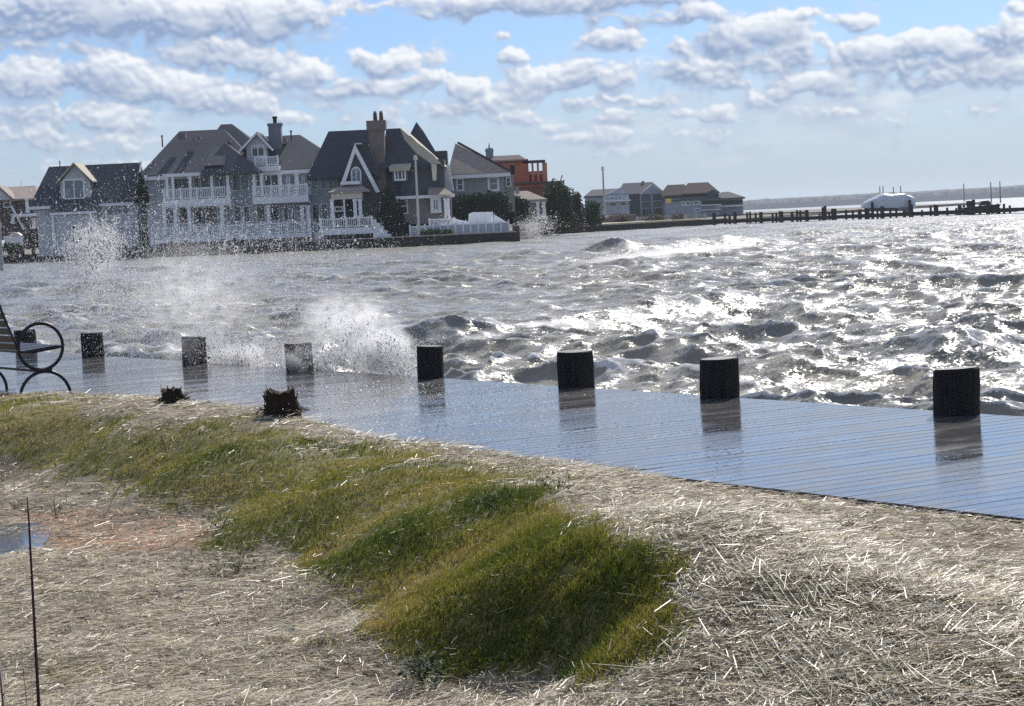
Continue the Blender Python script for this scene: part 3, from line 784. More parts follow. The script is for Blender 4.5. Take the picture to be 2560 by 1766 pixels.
# water held on the deck and lapping over the sill, seen under the boards
pile_side = mat('pile_timber', (.030, .029, .029), .85, .2, .5, 9, .8, 30, stretch=(4, 4, .5), col2=(.008, .008, .008))
LABP = ['black timber piling at the boardwalk edge, nearest to the viewer', 'black timber piling second from the near end of the boardwalk edge row',
        'broad black piling whose wet reflection glitters, beside the low wave crest', 'narrow black piling with foam at its foot, just past the tall spray burst',
        'piling half hidden by white spray in the middle of the splash', 'spray-speckled grey piling standing behind the larger cut stump',
        'greyed piling standing alone right of the bench ring', 'piling seen through the ring arm of the bench']
LABP[5] = 'spray-speckled grey piling standing beyond the smaller cut stump'
for (a, b, w, h), p, lab in zip(PILE_PX, PB, LABP):
    rt = p[:2] + p[:2] / np.linalg.norm(p[:2]) * (w / 2)
    root = empty('mooring_piling', (rt[0], rt[1], 0), lab, 'piling', 'pilings along the boardwalk edge')
    n = 28; lean = (rnd.uniform(-.03, .03), rnd.uniform(-.03, .03)); rings = [(-1.0, 1.0), (-.02, 1.0), (.1, 1.0 + rnd.uniform(-.01, .02)), (h * .6, 1.0 + rnd.uniform(-.02, .03)), (h - .012, 1.0 + rnd.uniform(-.02, .02)), (h, .93)]
    mb = MB(); vs = []
    ox = [rnd.uniform(-.03, .03) for _ in range(n)]
    tx, ty = rnd.uniform(-.02, .02), rnd.uniform(-.02, .02)
    for z, s in rings:
        for i in range(n):
            th = 2 * math.pi * i / n; sq = 1 + .03 * math.cos(4 * th)
            R_ = w / 2 * s * (1 + ox[i]) * sq
            zz = z + (tx * math.cos(th) + ty * math.sin(th)) * (1 if z > h * .9 else 0) * .3
            vs.append((rt[0] + R_ * math.cos(th) + lean[0] * z, rt[1] + R_ * math.sin(th) + lean[1] * z, zz))
    fs = [(j * n + i, j * n + (i + 1) % n, (j + 1) * n + (i + 1) % n, (j + 1) * n + i) for j in range(len(rings) - 1) for i in range(n)]
    mb.add(vs, fs); mb.build('shaft', pile_side, root)
    top = MB(); m_ = len(rings) - 1
    tv = vs[m_ * n:]; c = (rt[0] + lean[0] * h, rt[1] + lean[1] * h, h + .002)
    top.add([c] + tv, [(0, 1 + i, 1 + (i + 1) % n) for i in range(n)])
    top.build('top', mat('pile_top', (.10, .10, .095), .6, .4, .4, 20, .5, 60), root)

# ------------------------------------------------------------------ bench
def build_bench():
    iron = mat('black_iron', (.012, .012, .014), .42, .5, .2, 8)
    slat_m = mat('bench_slat', (.018, .016, .015), .38, .5, .5, 6, stretch=(1, 1, 8))
    base = atz(110, 1001, 0)
    base = dk(along(base[0], base[1]) + .02, NEAR + .14)
    root = empty('park_bench', (base[0], base[1], 0), 'black metal slatted bench with ring arms at the left edge', 'bench')
    D = math.hypot(base[0], base[1])
    rr = 57 / FPX * D; tube = .0165
    def P_(n, z, t=0.0): return tuple(base + DN * n + DU * t + np.array([0, 0, z]))
    zc2 = .285 - .02
    leg_r = 65 / FPX * D
    ztop = leg_r + .02
    zc = ztop + tube + rr
    for t in (0.0, 1.72):
        mb = MB(); mb.path([P_(math.cos(a) * rr - .02, zc + math.sin(a) * rr, t) for a in np.linspace(0, 2 * math.pi, 40, endpoint=False)], tube, 8, True)
        mb.build('ring_arm', iron, root, smooth=True)
        mb = MB(); mb.path([P_(math.cos(a) * leg_r, math.sin(a) * leg_r + .02, t) for a in np.linspace(-.08, math.pi + .08, 28)], tube, 8)
        mb.build('leg', iron, root, smooth=True)
        MB().path([P_(-.075, ztop + .012, t), P_(.075, ztop + .012, t)], .022, 8).build('bracket', iron, root)
        sz = zc - .035
        MB().path([P_(-rr - .02, sz, t), P_(-.1, sz - .012, t), P_(rr - .03, sz + .022, t)], .014, 8).build('seat_support', iron, root)
        MB().path([P_(-rr + .0, sz - .01, t), P_(-rr - .06, sz + .12, t), P_(-rr - .115, sz + .26, t), P_(-rr - .17, sz + .42, t)], .012, 8).build('back_support', iron, root)
    sz = zc - .035
    def slat(name, n, z, wn, wz, tilt):
        c, s_ = math.cos(tilt), math.sin(tilt); pts = []
        for a, b in ((-1, -1), (1, -1), (1, 1), (-1, 1)):
            pts.append((n + (a * wn * c - b * wz * s_) / 2, z + (a * wn * s_ + b * wz * c) / 2))
        vs = [P_(q[0], q[1], -.015) for q in pts] + [P_(q[0], q[1], 1.735) for q in pts]
        MB().add(vs, [(0, 1, 2, 3), (7, 6, 5, 4), (0, 4, 5, 1), (1, 5, 6, 2), (2, 6, 7, 3), (3, 7, 4, 0)]).build(name, slat_m, root)
    for i in range(6): slat('seat_slat', -rr + .045 + i * .062, sz - .004 + i * .006, .05, .022, .08)
    for i in range(6):
        f_ = i / 5
        slat('back_slat', -rr - .045 - .125 * f_, sz + .05 + .37 * f_, .018, .062, .22)
    MB().path([P_(-.05, ztop + .005, 0), P_(-.05, ztop + .005, 1.72)], .012, 8).build('stretcher', iron, root)
build_bench()

# ------------------------------------------------------------------ cut stumps, weeds, sticks
def gz(p): return float(ground_z(np.array([p[0]]), np.array([p[1]]))[0])
bark = mat('stump_wood', (.040, .027, .019), .9, .2, .6, 25, .9, 60, stretch=(3, 3, .6), col2=(.02, .013, .01))
cutw = mat('stump_cut', (.085, .055, .038), .9, .2, .5, 30, .7, 60)
for (px, py, w, h, lab) in [(432, 1008, .165, .105, 'low broken-off timber stump on the berm crest, nearer the bench'), (705, 1038, .225, .165, 'ragged splintered timber stump, the larger of two on the berm crest')]:
    d_ = ray(px, py); p = EYE + d_ * ((NEAR - .30) - (EYE - DC) @ DN) / (d_ @ DN); z = gz(p); root = empty('cut_stump', (p[0], p[1], z), lab, 'stump', 'broken stumps on the berm')
    n = 20; mb = MB(); vs = []
    for j, zz in enumerate((-.06, .02, h * .45, h * .8, h)):
        for i in range(n):
            th = 2 * math.pi * i / n; R_ = w / 2 * (1.0 + .07 * math.sin(3 * th + j) + rnd.uniform(-.05, .05)) * (1.2 if j < 2 else 1.0 if j < 3 else .93)
            top_j = rnd.uniform(-.028, .018) if j == 4 else 0
            vs.append((p[0] + R_ * math.cos(th), p[1] + R_ * math.sin(th), z + zz + top_j))
    fs = [(j * n + i, j * n + (i + 1) % n, (j + 1) * n + (i + 1) % n, (j + 1) * n + i) for j in range(4) for i in range(n)]
    mb.add(vs, fs); mb.build('trunk', bark, root)
    MB().add([(p[0], p[1], z + h - .02)] + vs[4 * n:], [(0, 1 + i, 1 + (i + 1) % n) for i in range(n)]).build('cut_face', cutw, root)
    sp_ = MB()
    for i in range(60 if w > .2 else 14):
        th = rnd.uniform(0, 6.28) if rnd.random() < .4 else rnd.uniform(2.2, 4.6); R_ = w / 2 * rnd.uniform(.7, 1.1)
        q = (p[0] + R_ * math.cos(th), p[1] + R_ * math.sin(th))
        z0 = z + h * rnd.uniform(.3, .9); hh = rnd.uniform(.03, .07)
        sp_.tube((q[0], q[1], z0), (q[0] + rnd.uniform(-.03, .02), q[1], z0 + hh), .006, .001, 5)
    sp_.build('splinters', cutw, root)
    # scraps of dark weed heaped round the foot
    db = MB()
    for i in range(150):
        th = rnd.uniform(0, 6.28); R_ = w / 2 * rnd.uniform(.9, 1.75)
        q = (p[0] + R_ * math.cos(th), p[1] + R_ * math.sin(th)); zq = z + .01 + max(0, .05 * (1.7 - R_ / (w / 2)))
        an = rnd.uniform(0, 6.28); l_ = rnd.uniform(.02, .06)
        db.tube((q[0], q[1], zq), (q[0] + math.cos(an) * l_, q[1] + math.sin(an) * l_, zq + rnd.uniform(-.01, .025)), .003, .0015, 4)
    db.build('weed_scraps', mat('wrack', (.045, .035, .026), .9, .2, .5, 20), root)

stem_m = mat('red_stem', (.040, .014, .014), .6, .4, .3, 30)
def stalk(ptop, pbot, dist, r0, r1, label, wob=.01, buds=True):
    a = aty(*ptop, dist); b = aty(*pbot, dist - .15)
    d = a - b; g_ = b + d * ((-.28 - b[2]) / d[2] if b[2] > -.28 else 0)
    root = empty('weed_stalk', tuple(g_), label, 'weed stalk', 'dead weed stalks')
    n = 16; pts = []
    for i in range(n):
        s = i / (n - 1); q = g_ + (a - g_) * s
        pts.append((q[0] + wob * math.sin(s * 5) * s, q[1], q[2]))
    MB().path(pts, lambda s: r0 + (r1 - r0) * s, 7).build('stem', stem_m, root, smooth=True)
    if buds:
        mb = MB()
        for i in range(24):
            s = rnd.uniform(.15, .98); q = g_ + (a - g_) * s; r_ = r0 + (r1 - r0) * s
            th = rnd.uniform(0, 6.28); e = np.array([math.cos(th), math.sin(th), .5]) * (r_ + .004)
            mb.tube(tuple(q), tuple(q + e), r_ * .55, r_ * .25, 5)
        mb.build('bud_scars', stem_m, root)
stalk((69, 1244), (97, 1766), 5.3, .0072, .0022, 'tallest dark red dead weed stalk standing up at the left', .0)
stalk((-2, 1650), (10, 1766), 4.8, .0065, .0035, 'thick dark weed stalk cut off by the left edge of the view', .0)
stalk((52, 1620), (68, 1766), 5.2, .0022, .0008, 'thin brown weed stalk just left of the tallest one', .0, False)
stalk((78, 1680), (84, 1766), 5.2, .0018, .0006, 'short thin weed stalk between two taller stalks', .0, False)
stalk((38, 1725), (54, 1766), 5.0, .0018, .0006, 'shortest thin weed stalk near the bottom left corner', .0, False)

leafm = attr_mat('weed_leaf', [(0, (.025, .05, .02)), (.6, (.06, .10, .04)), (1, (.20, .25, .12))], .65, .3, .15)
def weed(px, py, w, h, n, label, z=None, leaf=.02):
    p = atz(px, py, -.03 if z is None else z)
    for _ in range(4): p = atz(px, py, gz(p))
    D = math.hypot(p[0], p[1]); W_ = w / FPX * D / 2; H_ = h / FPX * D
    root = empty('leafy_weed', (p[0], p[1], gz(p)), label, 'weed', 'leafy weeds in the grass')
    st = MB(); V = []; F = []; T = []
    for i in range(7):
        an = rnd.uniform(0, 6.28); rr = W_ * rnd.uniform(.1, .9)
        st.tube((p[0], p[1], gz(p) - .01), (p[0] + math.cos(an) * rr, p[1] + math.sin(an) * rr, gz(p) + H_ * rnd.uniform(.6, 1)), .0016, .0008, 5)
    st.build('stem', mat('weed_stem', (.05, .06, .025), .7), root)
    for i in range(n):
        an = rnd.uniform(0, 6.28); rr = W_ * math.sqrt(rnd.random()); zz = gz(p) + H_ * rnd.random() * (1 - .5 * rr / W_)
        c = np.array([p[0] + math.cos(an) * rr, p[1] + math.sin(an) * rr, zz])
        a = rnd.uniform(0, 6.28); d = np.array([math.cos(a), math.sin(a), rnd.uniform(-.2, .9)]); d /= np.linalg.norm(d)
        s = np.cross(d, [0, 0, 1]); s /= np.linalg.norm(s) + 1e-6; l_ = leaf * rnd.uniform(.6, 1.4)
        up = np.cross(s, d)
        k = len(V); V += [c, c + d * l_ * .5 + s * l_ * .24 + up * l_ * .05, c + d * l_, c + d * l_ * .5 - s * l_ * .24 + up * l_ * .05]
        F.append((k, k + 1, k + 2, k + 3)); T += [1.0 if rnd.random() < .03 else rnd.uniform(0, .7)] * 4
    np_mesh('leaves', np.array(V), np.array(F), leafm, root, attrs={'tint': T})
weed(545, 1222, 120, 60, 240, 'bushy dark weed in the grass below the two stumps')
weed(590, 1370, 150, 75, 300, 'dark leafy weed clump above the left tip of the straw flat')
weed(1240, 1290, 150, 45, 240, 'low dark weed with bright leaf tips near the top of the slope')
weed(1050, 1590, 130, 110, 160, 'upright green weed with long leaves at the front of the grass', leaf=.035)
weed(820, 1375, 70, 28, 90, 'small dark rosette weed in the middle of the slope')
weed(1400, 1430, 140, 60, 240, 'dark green clump beside the netted mound')
weed(130, 1120, 110, 55, 200, 'dark weed patch on the slope below the bench')
weed(800, 1620, 70, 30, 70, 'sparse green weed growing out of the loose straw')

dry_m = mat('dry_twig', (.42, .37, .30), .6, .4, .3, 30)
def twig(a, b, za, zb, r, label, cat='twig', branches=0, m=dry_m):
    p = atz(*a, za)
    for _ in range(6): p = atz(*a, .5 * (p[2] - .012) + .5 * gz(p) + .012)
    q = aty(*b, p[1] + zb)
    root = empty('dry_stem', tuple(p), label, cat, 'dry stems lying on the berm')
    pts = [p + (q - p) * s + np.array([0, 0, .01 * math.sin(s * 3.1)]) for s in np.linspace(0, 1, 8)]
    MB().path([tuple(x) for x in pts], r, 6).build('stem', m, root)
    for i in range(branches):
        s = rnd.uniform(.3, .9); o = p + (q - p) * s; L_ = np.linalg.norm(q - p) * rnd.uniform(.25, .5)
        e = o + np.array([rnd.uniform(-1, 1), rnd.uniform(-.3, .3), rnd.uniform(.2, 1)]) * L_ * .7
        MB().path([tuple(o), tuple((o + e) / 2 + np.array([0, 0, .005])), tuple(e)], r * .6, 5).build('branch', m, root)
twig((385, 1272), (402, 1182), -.1, .0, .0022, 'tall pale seed stalk standing at the foot of the slope')
twig((435, 1300), (463, 1255), -.1, .0, .0028, 'short pale stub leaning at the foot of the slope')
twig((265, 1285), (300, 1215), -.1, .05, .0030, 'forked bleached twig at the edge of the orange straw', branches=5)
twig((680, 1142), (735, 1075), .0, .3, .0026, 'bleached crooked twig on the crest beside the larger stump', branches=3)
twig((740, 1096), (850, 1122), .03, -.3, .0045, 'dark brown stick lying on the crest right of the stumps', m=bark)
twig((985, 1560), (928, 1530), -.1, .0, .0018, 'thin pale stem lying in the front of the grass')
twig((800, 1665), (950, 1610), -.15, .3, .0030, 'long pale stem lying on the straw flat')
twig((1930, 1315), (1975, 1318), -.02, .1, .0040, 'dark stick lying on the flat behind the mound', m=bark)
twig((2030, 1322), (2110, 1332), -.02, -.1, .0040, 'longer dark stick lying near the right puddle', m=bark)
twig((1900, 1760), (2060, 1650), -.02, .3, .0045, 'thick pale reed end sticking out of the netting', branches=4)
twig((2090, 1690), (2100, 1620), -.0, .1, .0035, 'splayed bundle of pale reeds on the netted mound', branches=7)
stone_m = mat('dark_pebble', (.02, .02, .022), .6, .4, .3, 40)
for (px, py, r, lab) in [(727, 1576, .014, 'small black pebble on the straw flat'), (1004, 1685, .008, 'tiny dark pebble where grass meets straw')]:
    p = atz(px, py, -.18)
    for _ in range(4): p = atz(px, py, gz(p) + .015)
    vs = []; n = 10
    for j in range(1, 5):
        for i in range(n):
            th = 2 * math.pi * i / n; ph = math.pi * j / 5; k = rnd.uniform(.85, 1.15)
            vs.append((p[0] + r * 1.4 * k * math.cos(th) * math.sin(ph), p[1] + r * k * math.sin(th) * math.sin(ph), p[2] + r * .7 * math.cos(ph)))
    fs = [(j * n + i, j * n + (i + 1) % n, (j + 1) * n + (i + 1) % n, (j + 1) * n + i) for j in range(3) for i in range(n)]
    fs += [tuple(range(n)), tuple(3 * n + i for i in range(n))]
    tag(MB().add(vs, fs).build('pebble', stone_m), lab, 'pebble')

# ================================================================== the far shore
def zat(px, py, D): return float(aty(px, py, D)[2])
def xat(px, py, D): return float(aty(px, py, D)[0])
def rect(px0, py0, px1, py1, D):
    cy = (py0 + py1) / 2; cx = (px0 + px1) / 2
    return xat(px0, cy, D), xat(px1, cy, D), zat(cx, py1, D), zat(cx, py0, D)   # x0 x1 z0 z1

white = mat('white_trim', (.80, .81, .82), .55, .3, .06, 1.0)
cream = mat('cream_trim', (.66, .62, .52), .6, .3, .08, 1.0)
sid_grey = siding('grey_siding', (.50, .53, .56))
sid_dark = siding('dark_shingle', (.075, .085, .10), .2)
sid_brown = siding('brown_shingle', (.25, .235, .225), .2)
sid_taupe = siding('taupe_siding', (.30, .30, .30), .22)
sid_far = siding('blue_grey_siding', (.32, .36, .41))
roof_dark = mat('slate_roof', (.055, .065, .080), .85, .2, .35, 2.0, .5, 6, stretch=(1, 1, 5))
roof_grey = mat('asphalt_roof', (.082, .088, .100), .9, .2, .25, 2.0, .5, 6, stretch=(1, 1, 5))
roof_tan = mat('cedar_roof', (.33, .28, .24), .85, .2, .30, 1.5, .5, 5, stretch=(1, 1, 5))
roof_cream = mat('pale_cedar_and_lit_flank', (.45, .41, .33), .8, .2, .2, 1.5, .4, 5, stretch=(1, 1, 5))  # pale cedar, also the painted sunlight on the shingle house's wing flank
roof_brown = mat('red_brown_roof', (.085, .06, .06), .85, .2, .3, 2)
glass = mat('window_glass', (.035, .042, .05), .08, .6, .4, .3)
glass_pale = mat('curtained_glass', (.16, .19, .22), .12, .6, .3, .5)
brick = mat('chimney_brick', (.19, .16, .145), .9, .2, .35, 5, .5, 10)
osb = mat('orange_sheathing', (.42, .13, .075), .85, .2, .35, .9, col2=(.20, .055, .035))
timber_fr = mat('pink_studs', (.50, .22, .14), .8, .2, .25, 2)
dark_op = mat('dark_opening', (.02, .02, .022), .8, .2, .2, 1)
metal_g = mat('grey_metal', (.22, .25, .28), .5, .4, .1, 3)

def house(name, px, py, D, label):
    p = aty(px, py, D); return empty(name, (p[0], D, .3), label, 'house')
def wall(root, r, y0, y1, m, name='wall', label=None):
    x0, x1, z0, z1 = r; return MB().box(x0, x1, y0, y1, z0, z1).build(name, m, root, label)
def window(root, px0, py0, px1, py1, D, nx=1, ny=1, g=glass, tr=white, name='window', bw=.11):
    x0, x1, z0, z1 = rect(px0, py0, px1, py1, D)
    mb = MB(); y0, y1 = D - .07, D + .02
    mb.box(x0, x0 + bw, y0, y1, z0, z1).box(x1 - bw, x1, y0, y1, z0, z1)
    mb.box(x0 + bw, x1 - bw, y0, y1, z1 - bw, z1).box(x0 + bw, x1 - bw, y0 - .02, y1, z0, z0 + bw)
    for i in range(1, nx): xm = x0 + (x1 - x0) * i / nx; mb.box(xm - .045, xm + .045, y0 + .015, y1, z0 + bw, z1 - bw)
    for i in range(1, ny): zm = z0 + (z1 - z0) * i / ny; mb.box(x0 + bw, x1 - bw, y0 + .025, y1 - .003, zm - .03, zm + .03)
    w = mb.build(name, tr, root)
    MB().box(x0 + bw * .9, x1 - bw * .9, D - .02, D + .015, z0 + bw * .9, z1 - bw * .9).build('pane', g, w)
    return w
def railing(root, x0, x1, y, z0, h=1.0, m=white, posts=1.9, name='railing', y2=None, bal=.16):
    mb = MB(); L = x1 - x0
    mb.box(x0, x1, y - .04, y + .04, z0 + h - .1, z0 + h).box(x0, x1, y - .03, y + .03, z0 + .08, z0 + .16)
    n = max(1, int(abs(L) / bal))
    for i in range(n): x = x0 + L * (i + .5) / n; mb.box(x - .03, x + .03, y - .02, y + .02, z0 + .16, z0 + h - .1)
    k = max(1, int(round(abs(L) / posts)))
    for i in range(k + 1): x = x0 + L * i / k; mb.box(x - .08, x + .08, y - .08, y + .08, z0, z0 + h + .08)
    return mb.build(name, m, root)
def column(root, px, py0, py1, D, w=.26, m=white, name='column'):
    x = xat(px, (py0 + py1) / 2, D); z0 = zat(px, py1, D); z1 = zat(px, py0, D)
    return MB().box(x - w / 2, x + w / 2, D - w / 2, D + w / 2, z0, z1).box(x - w * .7, x + w * .7, D - w * .7, D + w * .7, z0, z0 + .2).box(x - w * .7, x + w * .7, D - w * .7, D + w * .7, z1 - .16, z1 - .002).build(name, m, root)

# ---- land behind the sea walls
soil = mat('shore_ground', (.20, .18, .14), .9, .2, .3, .4)
lawn = mat('shore_lawn', (.05, .12, .035), .9, .2, .3, .6)
def slab(poly, z0, z1, m, name='ground'):
    n = len(poly); vs = [(x, y, z0) for x, y in poly] + [(x, y, z1) for x, y in poly]
    a = sum(poly[i][0] * poly[(i + 1) % n][1] - poly[(i + 1) % n][0] * poly[i][1] for i in range(n))
    if a < 0: poly = poly[::-1]; vs = [(x, y, z0) for x, y in poly] + [(x, y, z1) for x, y in poly]
    fs = [tuple(range(n - 1, -1, -1)), tuple(range(n, 2 * n))] + [(i, (i + 1) % n, (i + 1) % n + n, i + n) for i in range(n)]
    o = MB().add(vs, fs).build(name, m); o['kind'] = 'structure'; return o
SW1 = [(-90, 232), (-47, 205), (-19, 183), (.8, 181)]
slab([(-140, 250), (-90, 232.3), (-47, 205.3), (-19, 183.3), (.5, 181.3), (.8, 240), (.8, 900), (-400, 900)], -1.5, .30, soil)
SW2 = [(.9, 243), (14, 250), (28.5, 282)]
slab([(1.0, 243.4), (14, 250.4), (28.2, 282.4), (60, 420), (140, 640), (60, 900), (1.0, 900)], -1.5, .22, soil)
slab([(1.5, 244.6), (9, 248.6), (9, 262), (1.5, 262)], .10, .36, lawn, 'lawn')
wallwood = mat('seawall_timber', (.055, .05, .045), .85, .25, .4, 1.5, .5, 6, col2=(.02, .018, .016))
sillw = mat('seawall_cap', (.34, .33, .30), .8, .3, .2, 2)
def seawall(path, top, label, post_px=None, hpost=.5, sp=1.35, rpost=.2, cap=sillw):
    p0 = path[0]; root = empty('seawall', (p0[0], p0[1], top), label, 'seawall')
    mb = MB(); cp = MB()
    for (a, b) in zip(path[:-1], path[1:]):
        a = np.array(a); b = np.array(b); d = (b - a) / np.linalg.norm(b - a); n = np.array([-d[1], d[0]]); n = n if n[1] > 0 else -n
        def seg(mb_, o0, o1, z0, z1):
            q = [a - n * o0, b - n * o0, b + n * o1, a + n * o1]
            vs = [(x, y, z0) for x, y in q] + [(x, y, z1) for x, y in q]
            mb_.add(vs, [(3, 2, 1, 0), (4, 5, 6, 7), (0, 1, 5, 4), (1, 2, 6, 5), (2, 3, 7, 6), (3, 0, 4, 7)])
        seg(mb, .0, .25, -1.6, top - .08)
        # vertical sheeting boards stand proud of one another
        L = np.linalg.norm(b - a); k = int(L / .9)
        for i in range(k):
            c = a + d * (i + .5) * L / k
            q = [c - d * .22 - n * .07, c + d * .22 - n * .07, c + d * .22 + n * .02, c - d * .22 + n * .02]
            vs = [(x, y, -1.5) for x, y in q] + [(x, y, top - .12) for x, y in q]
            mb.add(vs, [(3, 2, 1, 0), (4, 5, 6, 7), (0, 1, 5, 4), (1, 2, 6, 5), (2, 3, 7, 6), (3, 0, 4, 7)])
        seg(cp, .12, .45, top - .079, top + .02)
        if hpost:
            k = int(L / sp)
            for i in range(k + 1):
                c = a + d * i * L / max(k, 1) - n * .35
                if c[0] < -75: continue
                MB().tube((c[0], c[1], -1.5), (c[0] + rnd.uniform(-.03, .03), c[1], top + hpost * rnd.uniform(.5, 1.2)), rpost, rpost * .9, 8).build('post', wallwood, root)
    mb.build('sheeting', wallwood, root); cp.build('cap', cap, root)
    return root
seawall(SW1[:3], .42, 'dark timber seawall with stubby posts below the big grey house', hpost=.55, sp=1.5)
seawall(SW1[2:], .55, 'plain brown seawall with a pale cap below the white garden fence', hpost=0)
seawall(SW2, .38, 'long low black seawall running from the lawn to the pier', hpost=0, cap=wallwood)
MB().box(.7, 1.1, 181.5, 243, -1.4, 1.0).build('seawall', mat('red_brown_bulkhead', (.11, .07, .06), .85, .2, .3, 1.5))
tag(bpy.data.objects['seawall.003'] if 'seawall.003' in bpy.data.objects else COL.objects[-1], 'reddish brown bulkhead side at the corner of the white fence', 'seawall')

# ---- house with garage roof and dormer
D = 196
r = house('garage_house', 215, 600, D, 'low grey house with steep dark roof and one gabled dormer')
x0, x1, z0, z1 = rect(85, 505, 345, 625, D)
MB().box(x0 + .3, x1, D, D + 8, .2, z1).build('wall', sid_grey, r)
xe0 = xat(75, 512, D); xe1 = xat(337, 503, D); ze = zat(215, 512, D); zr = zat(240, 408, D)
xr0, xr1 = xat(122, 412, D + 4), xat(352, 405, D + 4)
mb = MB()
vs = [(xe0, D - .5, ze), (xe1, D - .5, ze), (xe1 + .0, D + 8.5, ze), (xe0, D + 8.5, ze), (xr0, D + 4, zr), (xr1, D + 4, zr), (xat(100, 462, D + 1.8), D + 1.8, zat(100, 462, D + 1.8)), (xat(100, 462, D + 1.8), D + 6.2, zat(100, 462, D + 1.8))]
mb.add(vs, [(0, 1, 5, 4, 6), (2, 3, 7, 4, 5), (3, 0, 6, 7), (6, 4, 7), (1, 2, 5), (0, 3, 2, 1)]); mb.build('roof', roof_dark, r)
MB().box(xe0, xe1, D - .55, D - .45, ze - .22, ze + .02).build('gutter', white, r)
mb = MB(); q0 = (xe1 + .05, D - .52, ze); q1 = (xr1 + .05, D + 4, zr + .05)
mb.tube(q0, q1, .09, n=6); mb.build('rake_board', white, r)
# apron roof over the garage door
a0, a1, az0, az1 = rect(126, 505, 242, 530, D - 1)
MB().add([(a0, D - 1.3, az0), (a1, D - 1.3, az0), (a1 + .2, D + .5, az1 + .6), (a0 - .2, D + .5, az1 + .6), (a0, D + .5, az0)], [(0, 1, 2, 3), (0, 3, 4)]).build('apron_roof', roof_dark, r)
MB().box(a0, a1, D - 1.35, D - 1.25, az0 - .22, az0).build('fascia', white, r)
wall(r, (a0 + .3, a1 - .3, .2, az0 - .22), D - 1.1, D - .01, sid_grey, 'porch_wall')
window(r, 262, 512, 328, 540, D, 3, 1, glass_pale)
window(r, 178, 562, 196, 588, D - 1.1, 1, 1, glass)
for px in (134, 238, 326): column(r, px, 540, 622, D - (1.25 if px < 250 else .12), .2)
# dormer
dx0, dx1, dz0, dz1 = rect(152, 455, 226, 500, D + .2)
MB().box(dx0, dx1, D + .2, D + 4, dz0 - .1, dz1).build('dormer_wall', sid_grey, r)
pk = xat(186, 407, D + .2); zp = zat(186, 408, D + .2)
MB().prism([(dx0, dz1 + .001), (dx1, dz1 + .001), (pk, zp - .15)], D + .21, D + 3.9).build('dormer_gable', sid_grey, r)
MB().gable_roof(xat(141, 457, D), xat(246, 453, D) - .5, D - .3, D + 4.2, dz1 - .1, pk, zp - .1, .16).build('dormer_roof', roof_cream, r)
window(r, 158, 447, 213, 500, D + .2, 2, 1, glass_pale, bw=.17)
MB().tube((xr0 + 1, D + 4, zr), (xr0 + 1, D + 4, zr + .5), .06, n=6).tube((xr1 - 1.3, D + 3, zr - .7), (xr1 - 1.3, D + 3, zr - .0), .07, n=6).build('vent_pipe', metal_g, r)
# connecting link to the big house
wall(r, rect(300, 512, 352, 612, D + 1), D + 1, D + 6, sid_grey, 'link_wall')
window(r, 350, 535, 372, 572, D + .98, 1, 2)

# ---- brown house glimpsed behind at the far left
D = 222
r = house('brown_house', 40, 600, D, 'brown two storey house with white trim half seen at the far left')
wall(r, rect(-60, 500, 92, 600, D), D, D + 8, siding('red_brown_siding', (.10, .075, .075)))
ea, eb, ez0, ez1 = rect(25, 463, 98, 497, D)
MB().hip(xat(-90, 500, D), eb, D - .6, D + 8.6, ez0, xat(-60, 463, D), eb - 1.2, D + 4, D + 4, ez1).build('roof', roof_tan, r)
gz0 = zat(15, 500, D)
MB().prism([(xat(-25, 500, D), gz0), (xat(35, 500, D), gz0), (xat(4, 470, D), zat(4, 470, D))], D - 1.2, D - .7).build('gable', sid_grey, r)
MB().gable_roof(xat(-35, 505, D), xat(40, 500, D), D - 1.5, D + 2, gz0, xat(4, 468, D), zat(4, 468, D)).build('gable_roof', roof_tan, r)
window(r, 8, 492, 27, 520, D - .02, 1, 2)
for a_, b_, c_ in ((68, 497, 532), (84, 545, 575), (33, 535, 560)): column(r, a_, b_, c_, D - .5, .3)
x0_, x1_, z0_, z1_ = rect(38, 533, 96, 542, D - .8); MB().box(x0_, x1_, D - 1.6, D - .01, z0_, z0_ + .3).build('balcony', white, r)
mb = MB(); a_ = aty(28, 515, D - 1); b_ = aty(60, 575, D - 1); mb.tube(tuple(a_), tuple(b_), .12, n=6); mb.build('stair_rail', white, r)
window(r, 74, 548, 94, 575, D - .02, 1, 1)
p = aty(2, 650, 150); root = empty('pole', (p[0], 150, .2), 'thick pale grey pole cut by the left edge in front of the brown house', 'pole')
MB().tube((p[0], 150, -1.6), (p[0] - .1, 150, zat(2, 478, 150)), .21, .18, 12).build('shaft', mat('pale_pole', (.30, .33, .33), .7), root)
MB().tube((p[0] - .1, 150, zat(2, 478, 150)), (p[0] - .1, 150, zat(2, 474, 150)), .25, .25, 12).build('cap', metal_g, root)
# small white boat on a trailer in the yard
D = 208; bx0, bx1, bz0, bz1 = rect(12, 590, 68, 625, D)
r = empty('yard_boat', ((bx0 + bx1) / 2, D, .3), 'small white boat parked in the yard beside the grey pole', 'boat')
mb = MB(); mb.prism([(bx0, bz1), (bx0 + .3, bz0 + .35), (bx1 - .5, bz0 + .35), (bx1, bz1 - .1)], D - .6, D + .6); mb.build('hull', white, r)
MB().prism([(bx0 + .4, bz1 + .002), (bx0 + .9, bz1 + .35), (bx1 - .8, bz1 + .3), (bx1 - .4, bz1 + .002)], D - .5, D + .5).build('cover', cream, r)
MB().box(bx0 + .3, bx1 - .4, D - .5, D + .5, .30, bz0 + .349).build('trailer', dark_op, r)

